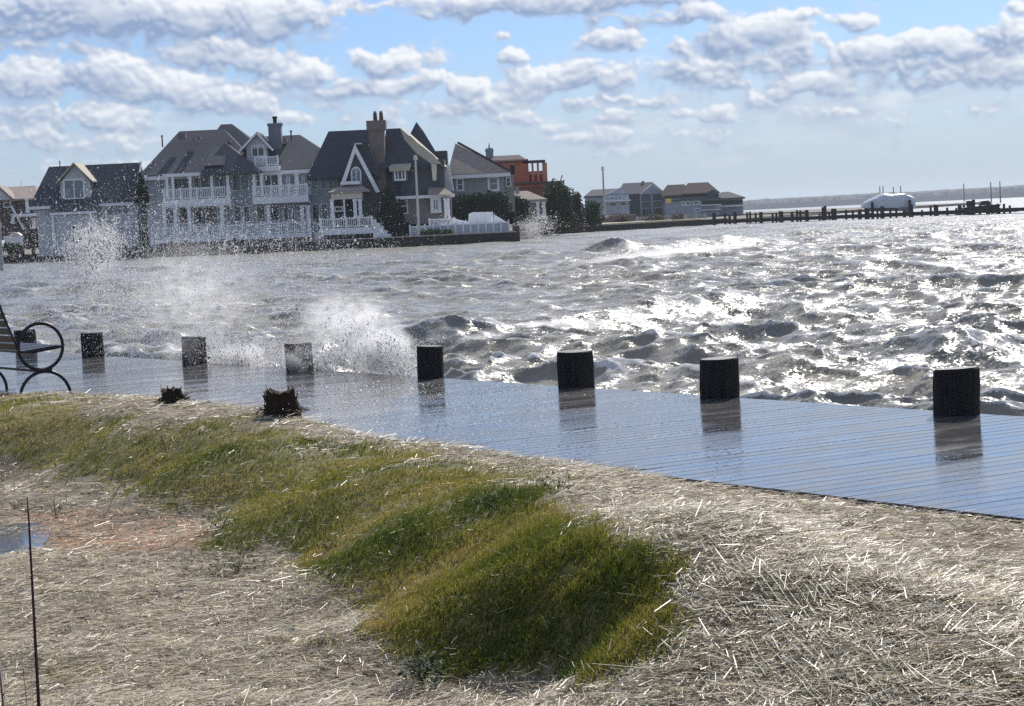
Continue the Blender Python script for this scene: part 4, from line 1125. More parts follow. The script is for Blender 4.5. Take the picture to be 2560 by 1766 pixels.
# ---- the big grey house
D = 194
r = house('waterfront_house', 600, 600, D, 'large pale grey waterfront house with stacked white balconies and hipped roof')
Zg = zat(590, 592, D)
x0, x1, z0, z1 = rect(350, 430, 858, 592, D)
MB().box(x0 + .6, x1 - .3, D, D + 12, .25, z1).build('wall', sid_grey, r)
ze = zat(600, 432, D)
def hipr(pxa, pxb, pe, ra, rb, pr, ya, yb, yra, yrb, nm='roof', m=roof_grey):
    e0 = xat(pxa, pe, D + ya); e1 = xat(pxb, pe, D + ya); z = zat((pxa + pxb) / 2, pe, D + ya)
    ym = (yra + yrb) / 2; zr_ = zat((ra + rb) / 2, pr, D + ym)
    return MB().hip(e0, e1, D + ya, D + yb, z, xat(ra, pr, D + yra), xat(rb, pr, D + yrb), D + yra, D + yrb, zr_, .28).build(nm, m, r)
hipr(345, 655, 433, 448, 560, 326, -.5, 12.5, 6, 6)
hipr(460, 720, 431, 552, 580, 311, 1.5, 14, 8, 8)
hipr(590, 868, 424, 640, 750, 340, -.55, 11, 5.2, 5.2)
hipr(500, 648, 430, 562, 566, 357, -3.0, 4, .4, 2.4)
MB().box(x0 + .1, x1 + .2, D - .62, D - .52, ze - .32, ze + .0).build('fascia', white, r)
# chimney's shadow on the front hip, laid on as a dark patch
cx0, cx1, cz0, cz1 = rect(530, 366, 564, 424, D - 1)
MB().add([(cx0 - .6, D - 2.75, cz0 + .32), (cx1, D - 2.75, cz0 + .32), (cx1, D + .45, cz1), (cx0, D + .45, cz1), (cx0 - .6, D + .5, cz0 + .2), (cx1, D + .5, cz0 + .2)], [(0, 1, 2, 3), (0, 3, 4), (1, 5, 2), (3, 2, 5, 4)]).build('chimney_shadow', roof_dark, r)
# chimney
c0, c1, cz0, cz1 = rect(673, 311, 703, 380, D + 3)
MB().box(c0, c1, D + 3, D + 4.1, cz0 - .6, cz1).box(c0 - .12, c1 + .12, D + 2.9, D + 4.2, cz1 - .12, cz1 + .1).box(c0 - .05, c0 + .1, D + 2.95, D + 3.0, cz0 - .6, cz1 - .12).build('chimney', siding('chimney_siding', (.20, .22, .25)), r)
fx = (c0 + c1) / 2; MB().tube((fx, D + 3.5, cz1 + .1), (fx, D + 3.5, cz1 + .55), .17, .17, 10).tube((fx, D + 3.5, cz1 + .55), (fx, D + 3.5, cz1 + .72), .24, .22, 10).build('flue', dark_op, r)
for (px, py, hh) in ((406, 360, 17), (728, 345, 14)):
    q = aty(px, py, D + 3); MB().tube((q[0], D + 3, q[2] - .3), (q[0], D + 3, q[2] + hh * .036), .07, .07, 6).tube((q[0], D + 3, q[2] + hh * .036), (q[0], D + 3, q[2] + hh * .036 + .15), .12, .1, 6).build('vent_pipe', mat('rusty_pipe', (.16, .07, .05), .8), r)
for (px, py, w_) in ((458, 340, .62), (487, 349, .22), (500, 346, .26), (482, 377, .3), (574, 355, .25), (714, 350, .35)):
    q = aty(px, py, D + 3.6); zz = q[2]
    MB().box(q[0] - w_ / 2, q[0] + w_ / 2, D + 2.6, D + 4, zz - w_ * .5, zz + w_ * .3).build('roof_vent', mat('vent_metal', (.13, .13, .13), .5), r)
# attic dormer with balcony
dx0, dx1, dz0, dz1 = rect(617, 372, 668, 415, D + .6)
MB().box(dx0, dx1, D + .6, D + 4, dz0 - .2, dz1).build('dormer_wall', sid_grey, r)
pk, zp = xat(643, 330, D + .6), zat(643, 333, D + .6)
MB().prism([(dx0 - .2, dz1 + .001), (dx1 + .2, dz1 + .001), (pk, zp - .12)], D + .55, D + 4.5).build('dormer_gable', sid_grey, r)
MB().gable_roof(xat(604, 374, D), xat(680, 372, D), D + .1, D + 5, dz1 - .22, pk, zp - .05, .15).build('dormer_roof', roof_grey, r)
mb = MB()
for sx, ex in ((dx0 - .62, pk), (dx1 + .62, pk)): mb.tube((sx, D + .05, dz1 - .25), (ex, D + .05, zp - .02), .10, n=6)
mb.build('rake_board', white, r)
window(r, 628, 362, 662, 393, D + .6, 2, 1)
bx0, bx1, bz0, bz1 = rect(638, 392, 694, 416, D - .9)
MB().box(bx0 - .3, bx1 + .15, D - 1.0, D + 1.5, bz0 - .42, bz0).build('balcony', white, r)
railing(r, bx0, bx1, D - .9, bz0, bz1 - bz0, posts=1.0)
# upper storey
for a_ in ((398, 443, 413, 483), (434, 441, 474, 480), (484, 443, 498, 472), (500, 440, 524, 474), (535, 438, 562, 476), (581, 437, 623, 478), (640, 438, 651, 468), (659, 437, 697, 466), (703, 436, 718, 466), (723, 436, 739, 466),
           (745, 436, 757, 470), (760, 435, 776, 474), (778, 434, 796, 476), (799, 433, 816, 475), (819, 432, 834, 474)):
    w_ = a_[2] - a_[0]
    window(r, *a_, D - .01, 2 if w_ > 24 else 1, 1, glass if a_[0] in (434, 500, 640, 659, 484) else glass_pale, bw=.09)
# projecting left balcony bay
def balcony(pxa, pxb, ptop, pfl, pband, yd, cols, eave=430):
    xa = xat(pxa, pfl, D - yd); xb = xat(pxb, pfl, D - yd); zf = zat((pxa + pxb) / 2, pfl, D - yd); zb = zat((pxa + pxb) / 2, pband, D - yd); zt = zat((pxa + pxb) / 2, ptop, D - yd)
    MB().box(xa - .1, xb + .1, D - yd - .1, D - .01, zb, zf).build('balcony', white, r)
    railing(r, xa, xb, D - yd, zf, zt - zf, posts=1.35)
    mb = MB(); mb.box(xb - .04, xb + .04, D - yd + .1, D - .1, zt - .1, zt); n = 12
    for i in range(n): y = D - yd + .1 + (yd - .2) * i / n; mb.box(xb - .02, xb + .02, y, y + .05, zf + .1, zt - .1)
    mb.build('side_railing', white, r)
    for px in cols: column(r, px, eave, pfl + 1, D - yd + .02, .22)
balcony(412, 574, 470, 498, 517, 2.6, (418, 433, 476, 530, 570), 438)
balcony(634, 768, 463, 490, 508, 2.6, (636, 655, 700, 742), 434)
MB().box(xat(405, 437, D - 2.7), xat(578, 437, D - 2.7), D - 2.75, D - .55, zat(490, 440, D - 2.7), zat(490, 432, D - 2.7)).build('porch_beam', white, r)
# ground storey behind the long porch
for a_ in ((414, 520, 436, 562), (444, 518, 472, 560), (482, 517, 545, 562), (552, 517, 560, 560), (566, 516, 576, 560), (584, 515, 604, 556), (608, 515, 626, 556), (640, 515, 664, 556), (674, 514, 700, 554), (708, 513, 722, 554), (728, 512, 738, 552), (742, 512, 752, 552), (756, 512, 766, 552),
           (780, 510, 800, 560), (803, 509, 820, 560)):
    window(r, *a_, D - .01, 2 if a_[2] - a_[0] > 40 else 1, 1, glass, bw=.10)
xa, xb = xat(405, 585, D - 3.2), xat(776, 578, D - 3.2); zf = zat(590, 590, D - 3.2)
MB().box(xa - 1.0, xb + .15, D - 3.4, D - .01, zf - .38, zf).build('porch_floor', white, r)
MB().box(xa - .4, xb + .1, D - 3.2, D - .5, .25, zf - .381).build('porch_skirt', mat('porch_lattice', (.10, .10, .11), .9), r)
railing(r, xa - .9, xb, D - 3.2, zf, .98, posts=2.1)
for px in (412, 439, 474, 556, 672, 757, 772): column(r, px, 514, 588, D - 3.05, .30)
# steps at the right end
mb = MB(); n = 7
for i in range(n): mb.box(xb + .3 + i * .26, xb + .56 + i * .26, D - 3.1, D - 1.6, .25, zf - .02 - i * (zf - .4) / n)
mb.build('steps', white, r)
mb = MB(); mb.tube((xb + .3, D - 3.1, zf + .9), (xb + 2.2, D - 3.1, 1.15), .07, n=6)
for i in range(7): x_ = xb + .3 + i * .31; mb.box(x_ - .03, x_ + .03, D - 3.13, D - 3.07, .5, zf + .9 - i * (zf - .25) / 6.2)
mb.build('stair_railing', white, r)

# ---- dark shingled house
D = 190
r = house('shingle_house', 960, 590, D, 'dark shingled house with tall brick chimney and white A-shaped gable')
xw0, xw1, zw0, zw1 = rect(845, 470, 1012, 560, D + 1)
MB().box(xw0 + .4, xw1, D + 1, D + 11, .25, zat(930, 440, D + 1)).build('wall', sid_dark, r)
wall(r, rect(975, 496, 1130, 560, D), D + .2, D + 9, sid_brown, 'lower_wall')
wall(r, rect(1000, 400, 1112, 494, D), D + .4, D + 9, sid_dark, 'upper_wall')
MB().hip(xat(768, 430, D + 3), xat(1010, 430, D + 3), D + 2, D + 13, zat(890, 440, D + 3), xat(820, 327, D + 6), xat(935, 322, D + 6), D + 6.5, D + 6.5, zat(870, 326, D + 6), .2).build('roof', roof_dark, r)
# right wing: steep dark roof, sunlight on its flank painted in as cream
e0, e1 = xat(950, 420, D), xat(1103, 412, D); zE = zat(1040, 418, D); zR = zat(985, 321, D + 3)
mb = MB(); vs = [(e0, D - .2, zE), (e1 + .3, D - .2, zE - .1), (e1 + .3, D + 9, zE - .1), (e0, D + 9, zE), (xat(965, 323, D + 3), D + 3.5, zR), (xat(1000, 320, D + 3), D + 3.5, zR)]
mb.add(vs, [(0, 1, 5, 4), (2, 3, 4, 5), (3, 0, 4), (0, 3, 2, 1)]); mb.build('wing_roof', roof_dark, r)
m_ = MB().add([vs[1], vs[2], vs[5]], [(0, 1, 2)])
m_.add([(xat(1000, 320, D) , D + 3.4, zR), (xat(1105, 412, D), D - .3, zE), (xat(1118, 418, D), D + 1.5, zE - .1), (xat(1006, 322, D), D + 4.2, zR)], [(0, 1, 2, 3)]); m_.build('lit_wing_flank', roof_cream, r)
mb = MB().prism([(xat(1000, 322, D), zat(1000, 322, D)), (xat(1028, 345, D), zat(1028, 345, D)), (xat(1083, 388, D), zat(1083, 388, D)), (xat(1104, 411, D), zat(1104, 411, D)), (xat(1078, 409, D), zat(1078, 409, D)), (xat(1042, 385, D), zat(1042, 385, D)), (xat(1012, 350, D), zat(1012, 350, D))], D - .35, D - .1); mb.build('lit_flank_strip', roof_cream, r)  # cream strip carrying the same painted sunlight along the front
# chimney of brick
c0, c1, cz0, cz1 = rect(924, 300, 962, 470, D + .4)
mb = MB().box(c0, c1, D + .3, D + 2, .3, cz1 - .9).box(c0 - .15, c1 + .2, D + .2, D + 2.1, cz1 - .9, cz1 - .05).box(c0 - .25, c0, D + .3, D + 1.9, zat(930, 460, D), zat(930, 420, D)); mb.build('chimney', brick, r)
for px in (938, 953):
    x_ = xat(px, 300, D + 1); MB().tube((x_, D + 1.1, cz1 - .05), (x_, D + 1.1, cz1 + .62), .19, .16, 10).build('chimney_pot', mat('clay_pot', (.14, .06, .05), .8), r)
    MB().tube((x_, D + 1.1, cz1 + .62), (x_, D + 1.1, cz1 + .78), .13, .13, 8).build('pot_cap', metal_g, r)
# turret spire
tp = aty(1041, 305, D + 7); tb = zat(1045, 395, D + 7); n = 8
vs = [(tp[0] + .1 + 1.55 * math.cos(2 * math.pi * i / n + .39), D + 7 + 1.55 * math.sin(2 * math.pi * i / n + .39), zat(1045, 378, D + 7)) for i in range(n)]
vm = [(tp[0] + .05 + .55 * math.cos(2 * math.pi * i / n + .39), D + 7 + .55 * math.sin(2 * math.pi * i / n + .39), zat(1042, 328, D + 7)) for i in range(n)]
mb = MB().add(vs + vm + [(tp[0], D + 7, tp[2])], [(i, (i + 1) % n, (i + 1) % n + n, i + n) for i in range(n)] + [(i + n, (i + 1) % n + n, 2 * n) for i in range(n)]); mb.build('spire', roof_dark, r)
MB().tube((tp[0] + .1, D + 7, 1), (tp[0] + .1, D + 7, zat(1045, 379, D + 7)), 1.45, 1.45, 10).build('turret', sid_dark, r)
wall(r, rect(1068, 378, 1118, 420, D + 6), D + 6, D + 9, roof_dark, 'rear_roof')
# A gable at the left with white boards
gp = (xat(887, 358, D - 1), zat(887, 360, D - 1)); gl = (xat(846, 478, D - 1), zat(846, 478, D - 1)); gr = (xat(950, 480, D - 1), zat(950, 480, D - 1))
MB().prism([gl, gr, (gp[0], gp[1] - .3)], D - .8, D + 5).build('gable', sid_dark, r)
MB().box(gl[0] + .3, gr[0] - .3, D - .79, D + .99, .3, gl[1] - .001).build('gable_wall', sid_dark, r)
mb = MB(); 
for (q, w_) in ((gl, .24), (gr, .24)):
    dx = q[0] - gp[0]; s_ = 1 if dx > 0 else -1
    mb.prism([(gp[0], gp[1]), (q[0], q[1]), (q[0] - s_ * w_ * 1.4, q[1] - .06), (gp[0], gp[1] - .75)], D - 1.15, D - .85)
mb.build('barge_board', white, r)
MB().prism([(gp[0], gp[1] + .06), (gp[0] + .95, gp[1] + .02), (gp[0] + 2.1, gp[1] - 3.1), (gp[0] + .95, gp[1] - 2.3)], D - .7, D + 2.5).build('gable_flank', roof_dark, r)
MB().box(gp[0] - .05, gp[0] + .6, D - 1.1, D + 3, gp[1] - .06, gp[1] + .05).build('ridge_cap', cream, r)
# arched window
ax0, ax1, az0, az1 = rect(878, 432, 904, 462, D - .8); am = (ax0 + ax1) / 2; ar = (ax1 - ax0) / 2
arc = [(am + math.cos(t_) * ar, az1 + math.sin(t_) * ar * 1.15) for t_ in np.linspace(0, math.pi, 12)]
w_ = MB().prism([(ax0, az0), (ax1, az0)] + arc, D - .9, D - .81).build('arched_window', white, r)
arc2 = [(am + math.cos(t_) * (ar - .13), az1 + math.sin(t_) * (ar * 1.15 - .13)) for t_ in np.linspace(0, math.pi, 12)]
MB().prism([(ax0 + .13, az0 + .12), (am - .05, az0 + .12)] + [(min(x_, am - .05), z_) for x_, z_ in arc2[5:]], D - .93, D - .901).build('pane', glass_pale, w_)
MB().prism([(am + .05, az0 + .12), (ax1 - .13, az0 + .12)] + [(max(x_, am + .05), z_) for x_, z_ in arc2[:6]], D - .93, D - .901).build('pane', glass_pale, w_)
# porch with flat white deck above
p0, p1, pz0, pz1 = rect(828, 478, 905, 498, D - 3)
MB().box(p0, p1, D - 3.2, D - .85, pz0, pz1 - .1).build('porch_beam', cream, r)
MB().hip(xat(822, 478, D - 3.5), xat(922, 477, D - 3.5), D - 3.6, D - .85, zat(870, 479, D - 3), xat(850, 464, D - 3), xat(900, 463, D - 3), D - 2, D - 2, zat(872, 463, D - 3), .1).build('porch_roof', roof_tan, r)
s0, s1, sz0, sz1 = rect(852, 454, 900, 462, D - 2); MB().box(s0, s1, D - 2.6, D - 1.2, sz0, sz1).build('roof_rail', white, r)
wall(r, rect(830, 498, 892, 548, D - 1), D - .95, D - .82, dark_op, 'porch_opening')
for px in (831, 861, 888, 901): column(r, px, 498, 546, D - 3, .28 if px != 861 else .14)
window(r, 836, 516, 858, 530, D - .97, 1, 1)
# white terrace in front
t0_, t1_, tz0, tz1 = rect(802, 545, 930, 570, D - 6)
MB().box(t0_, t1_, D - 6, D - 1, tz0 - .55, tz0).build('terrace', white, r)
railing(r, t0_, t1_, D - 6, tz0, tz1 - tz0, posts=1.05)
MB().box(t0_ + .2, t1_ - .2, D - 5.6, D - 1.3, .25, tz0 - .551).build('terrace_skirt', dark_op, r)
mb = MB(); 
for i in range(5): mb.box(t1_ + .02 + i * .3, t1_ + .32 + i * .3, D - 5.9, D - 4.6, .3, tz0 + .6 - i * .32)
mb.build('steps', white, r)
# dormer in pale cedar
d0, d1, dz0_, dz1_ = rect(972, 388, 1026, 418, D - .6)
mb = MB().add([(d0, D - .6, dz0_), (d1, D - .6, dz0_), (d1 + .1, D + 2.6, dz1_ + .15), (d0 + .4, D + 2.6, dz1_ + .1), (d0, D - .6, dz0_ - .35), (d1 - .1, D - .6, dz0_ - .35)], [(0, 1, 2, 3), (4, 5, 1, 0)])
mb.build('dormer_roof', roof_cream, r)
wall(r, rect(980, 418, 1020, 455, D - .3), D - .3, D + 2, sid_dark, 'dormer_wall')
window(r, 985, 421, 1015, 452, D - .3, 3, 1, glass, bw=.14)
x_, x2_, z_, z2_ = rect(988, 488, 1136, 496, D - .6)
MB().box(x_, x2_, D - .7, D + .19, z_, z2_ - .02).build('belt_roof', white, r)
MB().add([(xat(1070, 490, D), D - 1.2, z2_), (x2_ + .1, D - 1.2, z2_ - .1), (xat(1110, 470, D), D + .3, zat(1105, 470, D)), (xat(1072, 468, D), D + .3, zat(1080, 468, D))], [(0, 1, 2, 3)]).build('entry_roof', roof_tan, r)
window(r, 993, 496, 1020, 536, D + .19, 1, 2)
window(r, 1076, 492, 1103, 533, D - .3, 2, 1, glass_pale, bw=.3)
for px in (1114, 1121): column(r, px, 496, 546, D - 1, .22)
# rooftop flank pieces of cream
MB().prism([(xat(1078, 409, D), zat(1078, 409, D)), (xat(1092, 412, D), zat(1092, 412, D)), (xat(1091, 452, D), zat(1091, 452, D)), (xat(1082, 452, D), zat(1082, 452, D))], D - .2, D + .35).build('downpipe_board', cream, r)
MB().prism([(xat(1116, 412, D + 5), zat(1116, 412, D + 5)), (xat(1122, 410, D + 5), zat(1122, 410, D + 5)), (xat(1135, 478, D + 5), zat(1135, 478, D + 5)), (xat(1114, 480, D + 5), zat(1114, 480, D + 5))], D + 4.4, D + 5.3).build('side_gable_board', white, r)
# evergreens follow below

def flagpole(px0, py0, px1, py1, D_, rr, label, m=white):
    b = aty(px1, py1, D_); t_ = aty(px0, py0, D_)
    root = empty('flagpole', (b[0], D_, b[2]), label, 'flagpole')
    MB().tube(tuple(b), (b[0], D_, t_[2]), rr, rr * .6, 8).build('pole', m, root)
    MB().tube((b[0], D_, t_[2]), (b[0], D_, t_[2] + rr * 3), rr * 1.5, rr * .8, 8).build('finial', cream, root)
    MB().box(b[0] - rr * 3, b[0] + rr * 3, D_ - rr * 3, D_ + rr * 3, b[2] - .3, b[2] + .08).build('base', m, root)
flagpole(1035, 400, 1048, 592, 183.5, .13, 'white flagpole standing in front of the dark shingled house', cream)
flagpole(1505, 426, 1512, 540, 285, .16, 'slim flagpole in front of the far pale blue houses', mat('far_pole', (.42, .38, .38), .6))

# ---- white garden fence and sun deck
D = 184
r = empty('garden_fence', (xat(1030, 585, D), D, .4), 'white garden fence with solid panels along the seawall', 'fence')
f0, f1, fz0, fz1 = rect(1025, 560, 1272, 590, D)
pane_m = mat('frosted_panel', (.40, .45, .50), .35, .5, .1, 1)
k = 13
for i in range(k):
    a_ = f0 + (f1 - f0) * i / k; b_ = f0 + (f1 - f0) * (i + 1) / k
    MB().box(a_ + .07, b_ - .07, D - .03, D + .03, .42, fz1 - .12).build('panel', pane_m, r)
    MB().box(a_ - .07, a_ + .07, D - .07, D + .07, .30, fz1 + .12).build('post', white, r)
MB().box(f0, f1, D - .05, D + .05, fz1 - .12, fz1 - .02).build('rail', white, r)
MB().box(f1 - .07, f1 + .07, D - .07, D + .07, .3, fz1 + .15).build('post', white, r)
r = empty('sun_deck', (xat(1200, 560, D + 4), D + 4, .4), 'raised white sun deck with swooping screen walls', 'deck')
q = lambda a_, b_: (xat(a_, b_, D + 3), zat(a_, b_, D + 3))
MB().prism([q(1170, 562), q(1172, 535), q(1182, 531), q(1232, 530), q(1233, 562)], D + 3, D + 3.2).build('screen', white, r)
MB().prism([q(1234, 563), q(1234, 536), q(1250, 545), q(1262, 553), q(1270, 556), q(1270, 566)], D + 2.6, D + 2.8).build('screen', white, r)
MB().prism([q(1120, 565), q(1132, 548), q(1140, 548), q(1176, 556), q(1176, 566)], D + 2.2, D + 2.4).build('screen', white, r)
MB().box(xat(1110, 566, D + 3), xat(1268, 560, D + 3), D + .6, D + 3.6, .3, zat(1190, 563, D + 3)).build('floor', white, r)
x_, x2_, z_, z2_ = rect(1074, 547, 1136, 562, D + 2); 
railing(r, x_, x2_, D + 2, .3, z2_ - .3, posts=1.6, bal=.12)

# ---- grey hipped house
D = 199
r = house('hipped_house', 1190, 500, D, 'grey house with mottled tan hipped roof beside the dark hedge')
wall(r, rect(1122, 436, 1262, 530, D), D, D + 9, sid_taupe)
wall(r, rect(1262, 440, 1286, 530, D + 3), D + 2, D + 8, sid_taupe, 'side_wall')
e0, e1 = xat(1118, 436, D - .5), xat(1276, 432, D - .5); zE = zat(1200, 433, D - .5)
MB().hip(e0, e1, D - .5, D + 9.5, zE, xat(1138, 360, D + 3), xat(1143, 358, D + 3), D + 3.5, D + 6, zat(1143, 358, D + 3), .25).build('roof', roof_tan, r)
mb = MB().tube((xat(1145, 357, D + 3), D + 3.5, zat(1143, 357, D + 3)), (e1, D - .5, zE + .02), .12, n=6); mb.build('hip_cap', roof_brown, r)
window(r, 1140, 445, 1160, 479, D - .01, 1, 2, glass, bw=.16)
window(r, 1219, 441, 1248, 479, D - .01, 1, 2, glass_pale, bw=.2)
window(r, 1264, 443, 1278, 468, D + 1.98, 1, 2)
MB().box(e0, e1, D - .58, D - .5, zE - .42, zE - .1).build('fascia', white, r)

# ---- house under construction
D = 232
r = house('unfinished_house', 1310, 500, D, 'unfinished house with bare orange sheathing and open stud frame')
wall(r, rect(1215, 400, 1322, 470, D), D, D + 8, osb)
wall(r, rect(1230, 456, 1362, 470, D), D - .01, D + 8.3, osb, 'band_wall')
wall(r, rect(1275, 458, 1405, 520, D), D + .1, D + 9, mat('brown_sheathing', (.20, .085, .055), .85, .2, .3, 1), 'lower_wall')
MB().hip(xat(1195, 402, D), xat(1318, 404, D), D - .3, D + 8, zat(1260, 403, D), xat(1205, 388, D + 2), xat(1298, 390, D + 2), D + 3, D + 3, zat(1250, 389, D + 2), .1).build('roof', roof_brown, r)
# open frame bay at the right
x_, x2_, z_, z2_ = rect(1308, 401, 1364, 458, D)
for i, (a_, w_) in enumerate(((0, .3), (.38, .22), (.62, .22), (.86, .5))):
    xx = x_ + (x2_ - x_) * a_; MB().box(xx, xx + w_, D + .1, D + .4, z_, z2_ - .3).build('stud', timber_fr, r)
MB().box(x_, x2_, D, D + .5, z2_ - .3, z2_).build('top_plate', roof_brown, r)
MB().box(x_, x2_, D + .12, D + .38, z_ + (z2_ - z_) * .38, z_ + (z2_ - z_) * .38 + .18).build('girt', timber_fr, r)
MB().box(x_, x2_, D + 3.4, D + 3.7, z_ + .2, z_ + (z2_ - z_) * .55).build('inner_wall', osb, r)
MB().box(x2_ - .25, x2_, D + .5, D + 5, z_, z2_).build('side_frame', timber_fr, r)
MB().box(xat(1280, 459, D), xat(1410, 455, D), D - .4, D + 9, zat(1345, 460, D), zat(1345, 455, D)).build('deck_edge', roof_brown, r)
MB().tube(tuple(aty(1400, 455, D)), tuple(aty(1406, 438, D)), .06, n=6).build('prop', timber_fr, r)
x_ = xat(1408, 480, D); MB().box(x_ - .1, x_ + .1, D - .2, D + .1, .3, zat(1408, 460, D) - .01).build('corner_post', dark_op, r)
for a_ in ((1240, 412, 1262, 440), (1272, 410, 1290, 440)): window(r, *a_, D - .01, 1, 1, dark_op, timber_fr)
c0, c1, cz0, cz1 = rect(1214, 371, 1233, 390, D + 2)
mb = MB().box(c0, c1, D + 2, D + 2.9, cz0 - .5, cz1).box(c0 - .06, c1 + .06, D + 1.95, D + 2.95, cz1 - .35, cz1 - .2).tube(((c0 + c1) / 2, D + 2.4, cz1), ((c0 + c1) / 2, D + 2.4, cz1 + .55), .11, .03, 8); mb.build('cupola', metal_g, r)

# ---- small pool cabana
D = 214
r = house('pool_cabana', 1310, 520, D, 'small cabana with tan roof and white columns half hidden by shrubs')
MB().hip(xat(1262, 500, D), xat(1368, 498, D), D, D + 6, zat(1315, 500, D), xat(1275, 478, D + 2), xat(1318, 478, D + 2), D + 2.5, D + 2.5, zat(1300, 478, D + 2), .25).build('roof', roof_tan, r)
x_, x2_, z_, z2_ = rect(1258, 478, 1284, 498, D - .5); MB().box(x_, x2_, D - .5, D - .3, z_, z2_).build('roof_hatch', cream, r); MB().box(x_ + .35, x2_ - .1, D - .56, D - .51, z_ + .2, z2_ - .25).build('skylight', glass_pale, r)
x_, x2_, z_, z2_ = rect(1288, 467, 1298, 480, D + 1); MB().box(x_, x2_, D + 1, D + 1.5, z_ - .2, z2_).build('vent_stack', metal_g, r)
wall(r, rect(1270, 503, 1340, 548, D), D + .5, D + 5, sid_taupe)
MB().box(xat(1270, 504, D), xat(1362, 504, D), D + .1, D + .3, zat(1315, 508, D), zat(1315, 503, D)).build('beam', white, r)
for px in (1345, 1360): column(r, px, 505, 548, D + .2, .3)

# ---- the far group
D = 420
def far_house(label, x_a, x_b, py_e, py_b, ra, rb, pr, m_w=sid_far, m_r=roof_dark, dd=9, yoff=0):
    D_ = D + yoff; r_ = house('bayside_house', (x_a + x_b) / 2, py_b, D_, label)
    wall(r_, rect(x_a + 4, py_e, x_b - 4, py_b, D_), D_, D_ + dd, m_w)
    z = zat((x_a + x_b) / 2, py_e, D_)
    MB().hip(xat(x_a, py_e, D_), xat(x_b, py_e, D_), D_ - .6, D_ + dd + .6, z, xat(ra, pr, D_ + dd / 2), xat(rb, pr, D_ + dd / 2), D_ + dd / 2, D_ + dd / 2, zat((ra + rb) / 2, pr, D_ + dd / 2), .3).build('roof', m_r, r_)
    return r_, D_
r, D_ = far_house('pale far house with low roof behind the slim flagpole', 1463, 1560, 489, 545, 1480, 1545, 473, mat('pale_wall', (.42, .46, .50), .8), roof_grey)
for a_ in ((1527, 492, 1534, 500), (1547, 490, 1554, 499), (1523, 507, 1543, 516), (1550, 505, 1566, 515)): window(r, *a_, D_ - 1.51, 1, 1, bw=.1)
MB().box(xat(1512, 510, D_), xat(1572, 510, D_), D_ - 1.5, D_ - .01, zat(1540, 545, D_), zat(1540, 486, D_)).build('bay', mat('pale_wall', (.4,)*3), r)
MB().prism([(xat(1515, 488, D_), zat(1515, 488, D_)), (xat(1575, 486, D_), zat(1575, 486, D_)), (xat(1548, 470, D_), zat(1548, 470, D_))], D_ - 1.5, D_ + 2).build('gable', mat('pale_wall', (.4,)*3), r)
MB().box(xat(1510, 503, D_), xat(1575, 500, D_), D_ - 3, D_ - 1.55, zat(1545, 504, D_), zat(1545, 501, D_)).build('awning', white, r)
r, D_ = far_house('tall dark far house with open balconies, left of the yellow sign', 1546, 1662, 484, 552, 1558, 1630, 457, sid_dark, roof_grey, yoff=8)
MB().prism([(xat(1598, 487, D_), zat(1598, 487, D_)), (xat(1660, 485, D_), zat(1660, 485, D_)), (xat(1628, 462, D_), zat(1628, 462, D_))], D_ - 2.5, D_ + 2).build('gable', sid_far, r)
for a_ in ((1607, 487, 1628, 500), (1632, 486, 1655, 499), (1607, 506, 1628, 518), (1632, 505, 1655, 517), (1612, 522, 1640, 532)): window(r, *a_, D_ - .62, 1, 1, glass, sid_far, bw=.25)
for zz in (503, 520): MB().box(xat(1600, zz, D_), xat(1660, zz, D_), D_ - 2.4, D_ - .02, zat(1630, zz + 2, D_), zat(1630, zz - 1, D_)).build('balcony', sid_far, r)
for px in (1603, 1630, 1658): column(r, px, 486, 548, D_ - 2.2, .35, sid_far)
MB().box(xat(1608, 456, D_), xat(1614, 456, D_), D_ + 4, D_ + 4.8, zat(1611, 462, D_), zat(1611, 452, D_)).build('chimney', metal_g, r)
r, D_ = far_house('far house with twin ridged roof, right of the yellow sign', 1660, 1802, 497, 552, 1675, 1790, 478, sid_far, roof_grey)
MB().hip(xat(1655, 488, D_), xat(1720, 486, D_), D_ + .5, D_ + 9, zat(1690, 488, D_), xat(1668, 463, D_ + 4), xat(1712, 461, D_ + 4), D_ + 4, D_ + 4, zat(1690, 462, D_ + 4), .2).build('upper_roof', roof_brown, r)
MB().hip(xat(1705, 486, D_), xat(1800, 480, D_), D_ + .3, D_ + 9.3, zat(1750, 483, D_), xat(1720, 458, D_ + 4), xat(1770, 456, D_ + 4), D_ + 4, D_ + 4, zat(1745, 457, D_ + 4), .2).build('upper_roof', roof_brown, r)
MB().prism([(xat(1762, 485, D_), zat(1762, 485, D_)), (xat(1780, 474, D_), zat(1780, 474, D_)), (xat(1800, 482, D_), zat(1800, 482, D_)), (xat(1775, 494, D_), zat(1775, 494, D_))], D_ - .4, D_).build('dark_gable', roof_dark, r)
for a_ in ((1703, 504, 1712, 516), (1714, 503, 1726, 515), (1732, 503, 1748, 513), (1735, 521, 1752, 530)): window(r, *a_, D_ - .01, 1, 1, bw=.2)
for zz in (512, 524): MB().box(xat(1750, zz, D_), xat(1802, zz - 1, D_), D_ - 1.6, D_ - .02, zat(1775, zz + 2, D_), zat(1775, zz, D_)).build('balcony', white, r)
MB().box(xat(1755, 508, D_), xat(1800, 505, D_), D_ - .1, D_ - .01, zat(1775, 511, D_), zat(1775, 501, D_)).build('dark_band', dark_op, r)
r, D_ = far_house('lowest far house at the right end with a wide pale hipped roof', 1785, 1862, 495, 540, 1805, 1822, 480, sid_far, roof_grey, yoff=6)
MB().box(xat(1800, 505, D_), xat(1856, 503, D_), D_ - .1, D_ - .01, zat(1828, 511, D_), zat(1828, 501, D_)).build('dark_band', dark_op, r)
